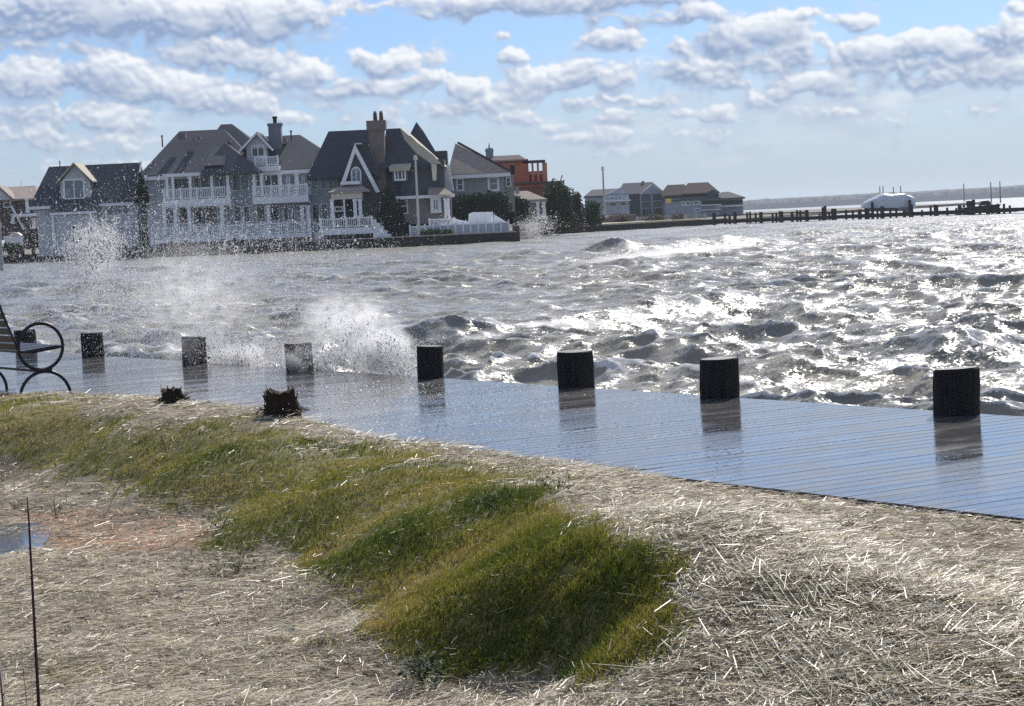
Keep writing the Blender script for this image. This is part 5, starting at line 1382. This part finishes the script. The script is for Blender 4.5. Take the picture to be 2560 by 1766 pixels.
MB().box(xat(1795, 515, D_), xat(1860, 513, D_), D_ - 1.5, D_ - .01, zat(1828, 517, D_), zat(1828, 514, D_)).build('balcony', white, r)
r = empty('square_sign', (xat(1671, 520, 400), 400, .3), 'square yellow sign standing between the far houses', 'sign')
x_, x2_, z_, z2_ = rect(1664, 497, 1678, 508, 400)
MB().box(x_, x2_, 400, 400.1, z_, z2_).build('board', mat('yellow_panel', (.75, .55, .12), .6, .3, .15, 2), r)
MB().box((x_ + x2_) / 2 - .06, (x_ + x2_) / 2 + .06, 400.02, 400.12, .2, z_).build('post', metal_g, r)
# pale fence, sand and low walls along the far bank
D = 300
r = empty('board_fence', (xat(1590, 560, D), D, .3), 'long pale grey board fence on the far bank', 'fence')
x_, x2_, z_, z2_ = rect(1590, 538, 1768, 562, D)
k = 22
for i in range(k):
    a_ = x_ + (x2_ - x_) * i / k; b_ = x_ + (x2_ - x_) * (i + 1) / k - .05
    MB().box(a_, b_, D, D + .08 + .02 * (i % 2), .2, z2_ + rnd.uniform(-.04, .06)).build('board', mat('weathered_board' if i % 3 else 'pale_board', (.27, .29, .31) if i % 3 else (.40, .41, .42), .8, .2, .2, 1), r)
r = empty('low_wall', (xat(1550, 560, D), D, .3), 'low brown retaining wall on the far bank left of the pale fence', 'wall')
MB().box(xat(1495, 558, D + 2), xat(1588, 556, D + 2), D + 2, D + 2.4, .2, zat(1540, 541, D + 2)).build('blocks', mat('brown_blocks', (.17, .14, .13), .9, .2, .3, 2), r)
MB().box(xat(1493, 558, D + 2), xat(1590, 556, D + 2), D + 1.9, D + 2.5, zat(1540, 541, D + 2), zat(1540, 538, D + 2)).build('coping', sillw, r)
slab([(xat(1495, 565, 270), 268), (xat(1760, 560, 285), 290), (xat(1770, 560, 299), 299), (xat(1490, 565, 299), 299)], .05, .5, mat('sand', (.55, .47, .34), .9, .2, .15, 1), 'sand')

# ---- distant wooded shore across the bay
def far_shore():
    D_ = 2900; g = np.random.default_rng(4)
    n = 700; xs = np.linspace(-500, 1500, n)
    h = 9.0 + 3.2 * fbm(xs * .012, xs * 0, 3, 3) + 2.6 * fbm(xs * .15, xs * 0, 4, 8) + np.clip((xs - 150) / 500, 0, 1) * 3
    V = []; F = []
    rows = [(0, -0.4, 0), (1, .55, 6), (2, .85, 14), (3, 1.0, 30), (4, 1.0, 200)]
    for k, s, y in rows:
        V.append(np.stack([xs, D_ + y + g.normal(0, 2, n), h * s + (g.normal(0, .5, n) if k in (1, 2, 3) else 0)], -1))
    V = np.concatenate(V); idx = np.arange(n * 5).reshape(5, n)
    F = np.stack([idx[:-1, :-1], idx[:-1, 1:], idx[1:, 1:], idx[1:, :-1]], -1).reshape(-1, 4)
    o = np_mesh('distant_woods', V, F, mat('far_woods', (.075, .085, .085), .95, .1, .35, .05))
    tag(o, 'low wooded shore across the bay on the horizon', 'woods', kind='stuff')
far_shore()
for i, (px, pt, pb, lab) in enumerate([(2200, 466, 486, 'far thin mast, leftmost of the four above the wrapped boat'), (2208, 465, 486, 'far thin mast close beside the leftmost one'),
        (2234, 467, 488, 'far thin mast above the middle of the wrapped boat'), (2252, 465, 488, 'far thin mast, rightmost of the four above the wrapped boat'),
        (2410, 459, 486, 'lone far mast left of the dark boat'), (2478, 455, 500, 'far mast directly above the dark boat'), (2501, 453, 500, 'far mast right of the dark boat, nearest the pier end')]):
    D_ = 1300 if i < 5 else 700; b = aty(px, pb, D_); t_ = aty(px, pt, D_)
    o = MB().tube((b[0], D_, WZ - .5), (b[0], D_, t_[2]), .00032 * D_, .00022 * D_, 6).build('mast', mat('mast_grey', (.12, .13, .15), .7))
    tag(o, lab, 'mast')

# ---- pier
pier_m = mat('pier_timber', (.040, .038, .038), .85, .25, .4, 1.2)
def pier():
    A = np.array([xat(1790, 560, 270), 270.0]); B = np.array([xat(2545, 540, 232), 232.0])
    L = np.linalg.norm(B - A); d = (B - A) / L; n = np.array([-d[1], d[0]]); n = n if n[1] > 0 else -n
    r = empty('pier', (A[0], A[1], 0), 'long dark timber pier with uneven pilings reaching out to the right', 'pier')
    def seg(s0, s1, o0, o1, z0, z1, name):
        q = [A + d * s0 + n * o0, A + d * s1 + n * o0, A + d * s1 + n * o1, A + d * s0 + n * o1]
        MB().add([(x, y, z0) for x, y in q] + [(x, y, z1) for x, y in q], [(3, 2, 1, 0), (4, 5, 6, 7), (0, 1, 5, 4), (1, 2, 6, 5), (2, 3, 7, 6), (3, 0, 4, 7)]).build(name, pier_m, r)
    seg(0, L, 0, 1.8, -.12, .26, 'decking')
    seg(0, L, -.06, -.004, -.16, .28, 'stringer')
    seg(0, L * .34, -.02, .06, .72, .86, 'rail')
    seg(L * .3, L * .62, -.02, .06, .62, .72, 'rail')
    s = 0.0; k = 0
    while s < L + .1:
        big = k % 3 == 0; h = (rnd.uniform(.8, 1.15) if big else rnd.uniform(.35, .95)) + .35 * max(0, 1 - s / L * 2)
        rr = .24 if big else .14
        c = A + d * s + n * (-.25 if big else .2)
        MB().tube((c[0], c[1], -2), (c[0] + rnd.uniform(-.05, .05), c[1], h), rr, rr * .9, 8).build('piling', pier_m, r)
        if rnd.random() < .6:
            c2 = A + d * (s + .4) + n * 1.9; MB().tube((c2[0], c2[1], -2), (c2[0], c2[1], rnd.uniform(.5, 1.15)), .15, .13, 8).build('piling', pier_m, r)
        s += rnd.uniform(.8, 1.7); k += 1
    for s_ in (.33, .345, .80, .815, .83, .985, 1.0):
        c = A + d * L * s_ + n * rnd.uniform(2.2, 3.2); MB().tube((c[0], c[1], -2), (c[0], c[1], rnd.uniform(1.1, 1.4)), .2, .18, 8).build('piling', pier_m, r)
    return A, d, n, L
PA, Pd, Pn, PL = pier()
def on_pier(px, off):   # point of the pier line seen at px
    best = min(np.linspace(0, PL, 400), key=lambda s: abs(proj(np.array([*(PA + Pd * s + Pn * off), 1.0]))[0] - px)); return PA + Pd * best + Pn * off
# shrink-wrapped boat on its lift
c = on_pier(2222, 4.0); D = c[1]; x_, x2_, z_, z2_ = rect(2156, 487, 2284, 523, D)
r = empty('wrapped_boat', (c[0], D, .3), 'big boat shrink wrapped in white plastic on a lift beside the pier', 'boat')
wrap = mat('shrink_wrap', (.60, .66, .68), .22, .6, .08, 1.2, .25, 2.0)
n1, n2 = 26, 12; vs = []
for i in range(n1):
    s = i / (n1 - 1); x = x_ + (x2_ - x_) * s
    hgt = (.30 + .70 * min(1, s / .38) ** .8) * (1 if s < .85 else 1 - (s - .85) * 1.6); hgt *= 1 + .025 * math.sin(s * 19)
    wid = 1.45 * math.sin(math.pi * min(1, .16 + s * .9)) ** .5 if s < .9 else 1.2
    for j in range(n2):
        a = math.pi * j / (n2 - 1)
        vs.append((x, D - math.cos(a) * wid * (1 + .04 * math.sin(i * 1.7)), z_ + .25 * (1 - s) + (z2_ - z_) * hgt * (math.sin(a) ** .45) * (1 + .012 * math.sin(i * 2.3 + j))))
fs = [(i * n2 + j, (i + 1) * n2 + j, (i + 1) * n2 + j + 1, i * n2 + j + 1) for i in range(n1 - 1) for j in range(n2 - 1)]
fs += [tuple(range(n2)), tuple((n1 - 1) * n2 + j for j in range(n2 - 1, -1, -1))]
MB().add(vs, fs).build('wrap', wrap, r, smooth=True)
MB().prism([(x_ + .5, z_ + .26), (x2_ - .3, z_ + .1), (x2_ - .6, z_ - .35), (x_ + 1.2, z_ - .2)], D - 1.1, D + 1.1).build('hull', mat('boat_hull', (.20, .22, .24), .4), r)
for xx in (x_ + .8, x2_ - .8):
    for yy in (D - 1.9, D + 1.9): MB().tube((xx, yy, -2), (xx, yy, z_ + .9), .17, n=8).build('lift_post', pier_m, r)
    MB().box(xx - .1, xx + .1, D - 1.9, D + 1.9, z_ - .55, z_ - .36).build('lift_beam', pier_m, r)
# dark boat near the end
c = on_pier(2445, 3.0); D = c[1]; x_, x2_, z_, z2_ = rect(2405, 503, 2498, 530, D)
r = empty('dark_boat', (c[0], D, .3), 'small dark boat with low cabin on a lift near the pier end', 'boat')
MB().prism([(x_, z_ + .55), (x2_, z_ + .75), (x2_ - .35, z_ + .1), (x_ + .4, z_)], D - .9, D + .9).build('hull', mat('black_hull', (.02, .02, .024), .4), r)
MB().prism([(x_ + 1.9, z_ + .69), (x_ + 2.1, z_ + 1.15), (x_ + 2.8, z_ + 1.2), (x_ + 3.2, z_ + .72)], D - .6, D + .6).build('cabin', mat('black_hull', (.02,)*3), r)
for xx in (x_ + .5, x2_ - .5):
    for yy in (D - 1.4, D + 1.4): MB().tube((xx, yy, -2), (xx, yy, z_ + .8), .14, n=8).build('lift_post', pier_m, r)
    MB().box(xx - .08, xx + .08, D - 1.4, D + 1.4, z_ - .22, z_ - .02).build('lift_beam', pier_m, r)

# ---- trees and shrubs on the far bank
def leaf_mat(name, a, b, c):
    return attr_mat(name, [(0, a), (.5, b), (1, c)], .7, .25, .2)
lm_dark = leaf_mat('evergreen_leaf', (.010, .020, .016), (.022, .042, .028), (.055, .085, .045))
lm_green = leaf_mat('shrub_leaf', (.018, .035, .018), (.045, .075, .032), (.10, .13, .065))
lm_brown = leaf_mat('dry_leaf', (.05, .04, .03), (.10, .08, .06), (.17, .13, .10))
trunk_m = mat('tree_bark', (.06, .05, .042), .9)
def crown(name, blobs, n, size, m, root, up=.3):
    g = np.random.default_rng(abs(hash(name + str(round(blobs[0][0], 1)))) % 1000 + n)
    g = np.random.default_rng(int(abs(blobs[0][0]) * 10) + n)
    vol = np.array([b[3] * b[4] * b[5] for b in blobs]); pick = g.choice(len(blobs), n, p=vol / vol.sum())
    B = np.array(blobs)[pick]
    u = g.normal(size=(n, 3)); u /= np.linalg.norm(u, axis=1)[:, None]; rad = g.random(n) ** .28
    lump = .78 + .5 * vnoise(u[:, 0] * 2.5 + B[:, 0], u[:, 2] * 2.5 + B[:, 2], 3)
    C_ = B[:, :3] + u * (rad * lump)[:, None] * B[:, 3:6]
    a = g.normal(size=(n, 3)); a /= np.linalg.norm(a, axis=1)[:, None]; b = np.cross(a, g.normal(size=(n, 3))); b /= np.linalg.norm(b, axis=1)[:, None]
    s = (size * g.uniform(.5, 1.4, n))[:, None]
    V = np.stack([C_ - a * s * .5, C_ + b * s * .35, C_ + a * s * .5, C_ - b * s * .35], 1).reshape(-1, 3)
    F = np.arange(n)[:, None] * 4 + np.array([[0, 1, 2, 3]])
    tint = np.clip(.45 + g.normal(0, .2, n) + .5 * (vnoise(C_[:, 0] * 1.1, C_[:, 2] * 1.6, 7) - .5), 0, 1)
    return np_mesh(name, V, F, m, root, attrs={'tint': np.repeat(tint, 4)})
def tree(name, px, py, w, h, D_, n, m, label, cat, shape='round', size=.28, group='trees and shrubs on the far bank'):
    """px,py = foot; w,h = breadth and height as surveyed"""
    s = D_ / FPX; x = xat(px, py, D_); z = max(zat(px, py, D_), .2); W_, H_ = w * s / 2, h * s
    root = empty(name, (x, D_, z), label, cat, group)
    r_ = max(.05, W_ * .07); mb = MB().tube((x, D_, z - .2), (x + .05 * W_, D_, z + H_ * .6), r_, r_ * .4, 8)
    for i in range(5):
        an = rnd.uniform(0, 6.28); z0 = z + H_ * rnd.uniform(.12, .45)
        mb.tube((x, D_, z0), (x + math.cos(an) * W_ * .6, D_ + math.sin(an) * W_ * .6, z0 + H_ * .28), r_ * .45, r_ * .12, 5)
    mb.build('trunk', trunk_m, root)
    bl = []
    if shape == 'cone':
        for k in range(6): f_ = k / 5; bl.append((x + rnd.uniform(-.1, .1) * W_, D_, z + H_ * (.12 + .76 * f_), W_ * (1 - .78 * f_), W_ * (1 - .78 * f_), H_ * .16))
    elif shape == 'hedge':
        for k in range(9): f_ = k / 8 * 2 - 1; bl.append((x + f_ * W_ * .86, D_ + rnd.uniform(-.3, .3), z + H_ * rnd.uniform(.40, .56), W_ * .26, .9, H_ * .52))
    else:
        for k in range(5): f_ = k / 4 * 2 - 1; bl.append((x + f_ * W_ * .62, D_ - .4, z + H_ * .22, W_ * .36, W_ * .4, H_ * .24))
        for k in range(7): an = rnd.uniform(0, 6.28); q = rnd.uniform(.15, .62); bl.append((x + math.cos(an) * W_ * q, D_ + math.sin(an) * W_ * q * .7, z + H_ * rnd.uniform(.38, .74), W_ * rnd.uniform(.38, .58), W_ * .5, H_ * rnd.uniform(.22, .33)))
    crown('crown', bl, n, size, m, root)
tree('evergreen_tree', 975, 580, 92, 118, 187, 3200, lm_dark, 'dark evergreen tree against the shingled house, left of the flagpole', 'tree', 'cone')
tree('evergreen_tree', 1002, 585, 60, 46, 186, 1200, lm_dark, 'low dark shrub at the foot of the white flagpole, on its left', 'shrub', 'round')
tree('evergreen_tree', 354, 508, 38, 78, 193, 1100, lm_dark, 'narrow dark conifer between the garage roof and the big grey house', 'tree', 'cone')
tree('hedge', 1195, 550, 150, 66, 192, 4200, lm_dark, 'broad dark hedge below the tan hipped roof', 'hedge', 'hedge')
tree('garden_shrub', 1078, 592, 44, 18, 183, 600, lm_green, 'small rounded green shrub inside the garden fence, nearer the flagpole', 'shrub', 'hedge', .2)
tree('garden_shrub', 1112, 590, 34, 15, 183, 450, lm_green, 'smaller green shrub inside the garden fence, farther from the flagpole', 'shrub', 'hedge', .2)
tree('cypress_shrub', 1290, 560, 78, 72, 206, 2400, lm_dark, 'dark shrub in front of the small cabana', 'shrub', 'round')
tree('leafy_tree', 1395, 575, 105, 112, 222, 4600, lm_green, 'large bushy tree right of the small cabana', 'tree', 'round', .32)
tree('leafy_tree', 1330, 570, 60, 50, 220, 1500, lm_green, 'low green shrub beside the cabana columns', 'shrub', 'round')
tree('leafy_tree', 1440, 572, 50, 98, 226, 1700, lm_brown, 'taller thin brownish tree at the right edge of the shrubs', 'tree', 'round', .3)
tree('leafy_tree', 1475, 565, 72, 66, 255, 1900, lm_green, 'green shrub left of the slim flagpole', 'shrub', 'round', .32)
tree('bare_shrub', 1555, 568, 66, 32, 292, 700, lm_brown, 'bare brownish shrub on the sand in front of the low brown wall', 'shrub', 'round', .22)
tree('bare_shrub', 1640, 566, 52, 22, 292, 600, lm_brown, 'low brown shrub in front of the pale board fence', 'shrub', 'hedge', .22)
tree('bare_shrub', 1695, 562, 30, 22, 293, 400, lm_brown, 'small brown shrub near the right end of the board fence', 'shrub', 'hedge', .22)
tree('bare_shrub', 85, 622, 50, 48, 205, 1200, lm_brown, 'reddish brown shrub beside the small yard boat', 'shrub', 'round', .3)
tree('garden_shrub', 30, 630, 40, 22, 203, 500, lm_green, 'low green shrub in front of the small yard boat', 'shrub', 'hedge', .25)

# ================================================================== spray
drop_m = bpy.data.materials.new('spray_drops'); drop_m.use_nodes = True
t = NT(drop_m.node_tree); b_ = drop_m.node_tree.nodes['Principled BSDF']
b_.inputs['Base Color'].default_value = (.98, .98, .98, 1); b_.inputs['Roughness'].default_value = .25
tr_ = t.n('ShaderNodeBsdfTranslucent'); tr_.inputs[0].default_value = (1, 1, 1, 1)
mx_ = t.n('ShaderNodeMixShader'); mx_.inputs[0].default_value = .7
t.l(b_.outputs[0], mx_.inputs[1]); t.l(tr_.outputs[0], mx_.inputs[2]); t.l(mx_.outputs[0], drop_m.node_tree.nodes['Material Output'].inputs[0])
TET = np.array([(1, 1, 1), (-1, -1, 1), (-1, 1, -1), (1, -1, -1)]) / math.sqrt(3)
def drops(P, R, label, name='wave_spray'):
    n = len(P); g = np.random.default_rng(n)
    q = g.normal(size=(n, 3)); q /= np.linalg.norm(q, axis=1)[:, None]
    ang = g.uniform(0, 6.28, n)
    T = TET[None] * np.ones((n, 1, 1))
    c, s_ = np.cos(ang)[:, None, None], np.sin(ang)[:, None, None]; ax = q[:, None]
    T = T * c + np.cross(np.broadcast_to(ax, T.shape), T) * s_ + ax * (np.sum(T * ax, 2, keepdims=True)) * (1 - c)
    V = (P[:, None] + T * R[:, None, None]).reshape(-1, 3)
    F = (np.arange(n)[:, None, None] * 4 + np.array([(0, 1, 2), (0, 3, 1), (0, 2, 3), (1, 3, 2)])[None]).reshape(-1, 3)
    o = np_mesh(name, V, F, drop_m, smooth=True); tag(o, label, 'spray', kind='stuff'); return o
def wall_pt(px, py, off):
    """a point above the seaward edge of the walk (off metres out)"""
    d = np.stack([vF + vR * (a - 1280) / FPX - vU * (b - 883) / FPX for a, b in zip(px, py)]) if not isinstance(px, float) else ray(px, py)
    # plane: (P-DC).DN = FAR+off
    num = (FAR + off) - (EYE - DC) @ DN
    return EYE + d * (num / (d @ DN))[:, None]
def spray(blobs, label, seed, thick=.5):
    """blobs: centre, half sizes, tilt, count of filaments, count of fine drops, drop radius"""
    g = np.random.default_rng(seed); Ps, Rs = [], []
    for (cx, cy, sx, sy, tilt, nf, nd, rad) in blobs:
        def samp(n, k=1.0):
            a = g.normal(0, sx * k, n); b = g.normal(0, sy * k, n)
            return cx + a, cy + b + tilt * a
        if nd:
            nd = int(nd * 1.5); x, y = samp(nd, 1.0); off = np.abs(g.normal(0, abs(thick), nd)) * np.sign(thick)
            P_ = wall_pt(x, y, off); dist = np.linalg.norm(P_, axis=1)
            Ps.append(P_); Rs.append(rad * .85 * g.lognormal(0, .45, nd))
        if nf:
            x, y = samp(nf, .95); off = np.abs(g.normal(0, abs(thick), nf)) * np.sign(thick); c = wall_pt(x, y, off)
            m = 14; th = g.uniform(0, 6.28, nf); cur = g.normal(0, 2.2, nf); ln = g.gamma(2, .02, nf)
            s = np.linspace(0, 1, m)[None]
            an = th[:, None] + cur[:, None] * s
            dx = np.cumsum(np.cos(an) * ln[:, None] / m * 1.6, 1); dz = np.cumsum(np.sin(an) * ln[:, None] / m * 1.6, 1)
            P_ = c[:, None] + DU[None, None] * (-dx)[..., None] + np.array([0, 0, 1.0])[None, None] * dz[..., None]
            P_ = P_ + g.normal(0, .0025, P_.shape)
            Ps.append(P_.reshape(-1, 3)); Rs.append((rad * 1.35 * g.lognormal(0, .4, nf)[:, None] * (1 - .5 * s)).ravel())
    P_ = np.concatenate(Ps); R_ = np.concatenate(Rs); ok = P_[:, 2] > -.25
    drops(P_[ok], R_[ok], label)
spray([(990, 895, 32, 28, .3, 700, 3000, .0036), (925, 868, 50, 30, .5, 700, 3600, .0036), (850, 905, 80, 22, .1, 800, 3600, .0038), (860, 830, 90, 40, .5, 300, 3000, .0033),
       (790, 760, 120, 60, .45, 160, 2600, .0030), (790, 920, 22, 12, 0, 260, 300, .0045), (1010, 935, 30, 14, 0, 120, 900, .0040)],
      'tall white burst of spray beside the narrow black piling', 3)
spray([(580, 900, 48, 22, .25, 900, 5600, .0042), (640, 880, 60, 28, .2, 500, 3600, .0040), (530, 870, 40, 30, .2, 300, 2600, .0038), (740, 915, 30, 22, 0, 500, 900, .0045)],
      'low white burst of spray between two greyed pilings', 4)
spray([(235, 610, 34, 26, 0, 520, 500, .0070), (200, 630, 30, 22, 0, 260, 300, .0065), (268, 600, 26, 30, 0, 220, 200, .0065), (240, 680, 34, 44, 0, 200, 900, .0055), (290, 740, 60, 50, .3, 200, 2200, .0050)],
      'high scattered splash of large drops in front of the garage house', 5, .8)
spray([(520, 760, 210, 90, .0, 700, 9000, .0036), (240, 800, 170, 80, 0, 500, 7000, .0042), (450, 620, 190, 60, .0, 300, 6500, .0040), (760, 620, 150, 50, 0, 120, 2600, .0036), (120, 720, 120, 90, 0, 200, 4200, .0046), (330, 560, 200, 70, 0, 120, 3600, .0044)],
      'thin veil of drifting droplets over the water left of the burst', 6, 1.5)
spray([(750, 888, 34, 22, 0, 60, 1500, .0034), (480, 872, 60, 36, 0, 60, 2200, .0036), (230, 850, 110, 40, 0, 60, 2200, .0038)], 'fine drops hanging in front of the greyed pilings', 12, -.3)
# spray landing on the boards
g = np.random.default_rng(9); n = 2600
x = g.normal(950, 120, n); y = 960 + np.abs(g.normal(0, 55, n)); d = np.stack([ray(a, b) for a, b in zip(x, y)]); hz_ = g.random(n) ** 2 * .35 + .01
P_ = EYE + d * ((hz_ - 1.5) / d[:, 2])[:, None]; drops(P_, .0026 * g.lognormal(0, .5, n), 'scattered drops falling on the wet boards below the burst')
# spray over the far corner of the sea wall
g = np.random.default_rng(10); n = 5200
px_ = 1322 + g.normal(0, 16, n) - np.abs(g.normal(0, 4, n)); py_ = 575 + g.normal(0, 13, n) + .2 * (px_ - 1322)
px_[:1600] = 1345 + g.normal(0, 26, 1600); py_[:1600] = 560 + g.normal(0, 14, 1600)
P_ = np.stack([aty(a, b, 205 + c) for a, b, c in zip(px_, py_, g.normal(0, 1.5, n))]); ok = P_[:, 2] > -.5
drops(P_[ok], .030 * g.lognormal(0, .4, n)[ok], 'white plume where a wave strikes the far bulkhead corner')
# spindrift blown off the two breaking crests
for (pa, pb, hgt, nn, rr_, lab) in [((1420, 672), (1880, 612), 22, 8000, .0125, 'spindrift blown off the far breaking wave'), ((1120, 862), (1720, 762), 26, 10000, .0062, 'spindrift trailing from the nearer breaking wave')]:
    g = np.random.default_rng(nn); a = atz(*pa, WZ + .05); b = atz(*pb, WZ + .05)
    s = g.beta(1.3, 1.3, nn); c = a + (b - a) * s[:, None]; D_ = np.linalg.norm(a)
    c[:, 2] += np.abs(g.normal(0, hgt / FPX * D_ * .55, nn)) * (.4 + .9 * fbm(s * 9, s * 0, 3, 2)) + .05
    k = g.exponential(.9, nn); c[:, 0] -= k * .8; c[:, 1] -= k * .5 + g.normal(0, .35, nn); c[:, 2] -= .06 * k
    drops(c, rr_ * g.lognormal(0, .4, nn), lab)

# soft mist hanging in the bursts
def mist(px, py, w, h, off, dep, dens, label):
    c = wall_pt(np.array([float(px)]), np.array([float(py)]), off)[0]; D_ = np.linalg.norm(c); sx = w / FPX * D_ / 2 / .9; sz_ = h / FPX * D_ / 2
    n1, n2 = 20, 12; vs = []
    for j in range(n2 + 1):
        for i in range(n1):
            a = 2 * math.pi * i / n1; b = math.pi * j / n2
            vs.append((math.cos(a) * math.sin(b), math.sin(a) * math.sin(b), math.cos(b)))
    fs = [(j * n1 + i, (j + 1) * n1 + i, (j + 1) * n1 + (i + 1) % n1, j * n1 + (i + 1) % n1) for j in range(n2) for i in range(n1)]
    me = bpy.data.meshes.new('spray_mist'); me.from_pydata(vs, [], fs); me.update()
    m = bpy.data.materials.new('spray_mist'); m.use_nodes = True; m.node_tree.nodes.clear(); t = NT(m.node_tree)
    tc_ = t.n('ShaderNodeTexCoord'); L = t.vmath('LENGTH', tc_.outputs['Object'])
    nz = t.noise(t.vmath('MULTIPLY', tc_.outputs['Object'], (sx * .8, dep, sz_)), 5.5, 5.0, .7, dist=.6)
    d_ = t.math('MULTIPLY', t.math('MULTIPLY', t.mapr(L, .15, 1.0, 1, 0), t.mapr(nz, .44, .62, .0, 1)), dens)
    pv_ = t.n('ShaderNodeVolumePrincipled'); pv_.inputs['Color'].default_value = (1, 1, 1, 1); t.l(d_, pv_.inputs['Density']); pv_.inputs['Anisotropy'].default_value = .35
    oo = t.n('ShaderNodeOutputMaterial'); t.l(pv_.outputs[0], oo.inputs['Volume']); me.materials.append(m)
    o = bpy.data.objects.new('spray_mist', me); COL.objects.link(o); o.location = tuple(c); o.scale = (sx, dep, sz_); o.rotation_euler = (0, 0, math.atan2(-DU[1], -DU[0]))
    tag(o, label, 'mist', kind='stuff')
mist(955, 880, 200, 150, .3, .4, 26, 'dense mist in the middle of the tall burst')
mist(870, 820, 380, 220, .5, .6, 6, 'thinner mist drifting up from the tall burst')
mist(600, 895, 240, 90, .3, .4, 18, 'mist over the low burst between the greyed pilings')
mist(745, 893, 150, 110, -.35, .3, 3, 'spray mist drifting across the most hidden piling')
mist(440, 870, 260, 130, -.4, .3, 1.3, 'faint mist in front of the greyed pilings')
mist(240, 625, 190, 170, .8, .4, 3.5, 'mist inside the high scattered splash')
def long_mist(pa, pb, hgt, dep, dens, label):
    a = atz(*pa, WZ + .12); b = atz(*pb, WZ + .12)
    mist((pa[0] + pb[0]) / 2, (pa[1] + pb[1]) / 2, 100, 50, .5, dep, dens, label)
    o = COL.objects[-1]
    c = (a + b) / 2; o.location = tuple(c); D_ = np.linalg.norm(c)
    o.scale = (np.linalg.norm((b - a)[:2]) / 2, dep, hgt / FPX * D_ / 2); o.rotation_euler = (0, 0, math.atan2(b[1] - a[1], b[0] - a[0]))
long_mist((1130, 858), (1740, 762), 46, .8, 26, 'wind blown spray streaming off the nearer breaking wave')
long_mist((1400, 668), (1900, 612), 40, 1.6, 2.4, 'wind blown spray streaming off the far breaking wave')
mist(480, 740, 700, 330, 1.4, .8, 1.0, 'broad faint mist over the water on the left')

# ================================================================== air
hz = bpy.data.materials.new('sea_air'); hz.use_nodes = True
nt = hz.node_tree; nt.nodes.clear(); t = NT(nt)
pv = t.n('ShaderNodeVolumePrincipled'); pv.inputs['Color'].default_value = (.80, .88, 1.0, 1); pv.inputs['Density'].default_value = .00012
pv.inputs['Anisotropy'].default_value = .2
o_ = t.n('ShaderNodeOutputMaterial'); t.l(pv.outputs[0], o_.inputs['Volume'])
MB().box(-1900, 2300, -60, 3400, WZ - 3.0, 22).build('haze', hz)['kind'] = 'stuff'
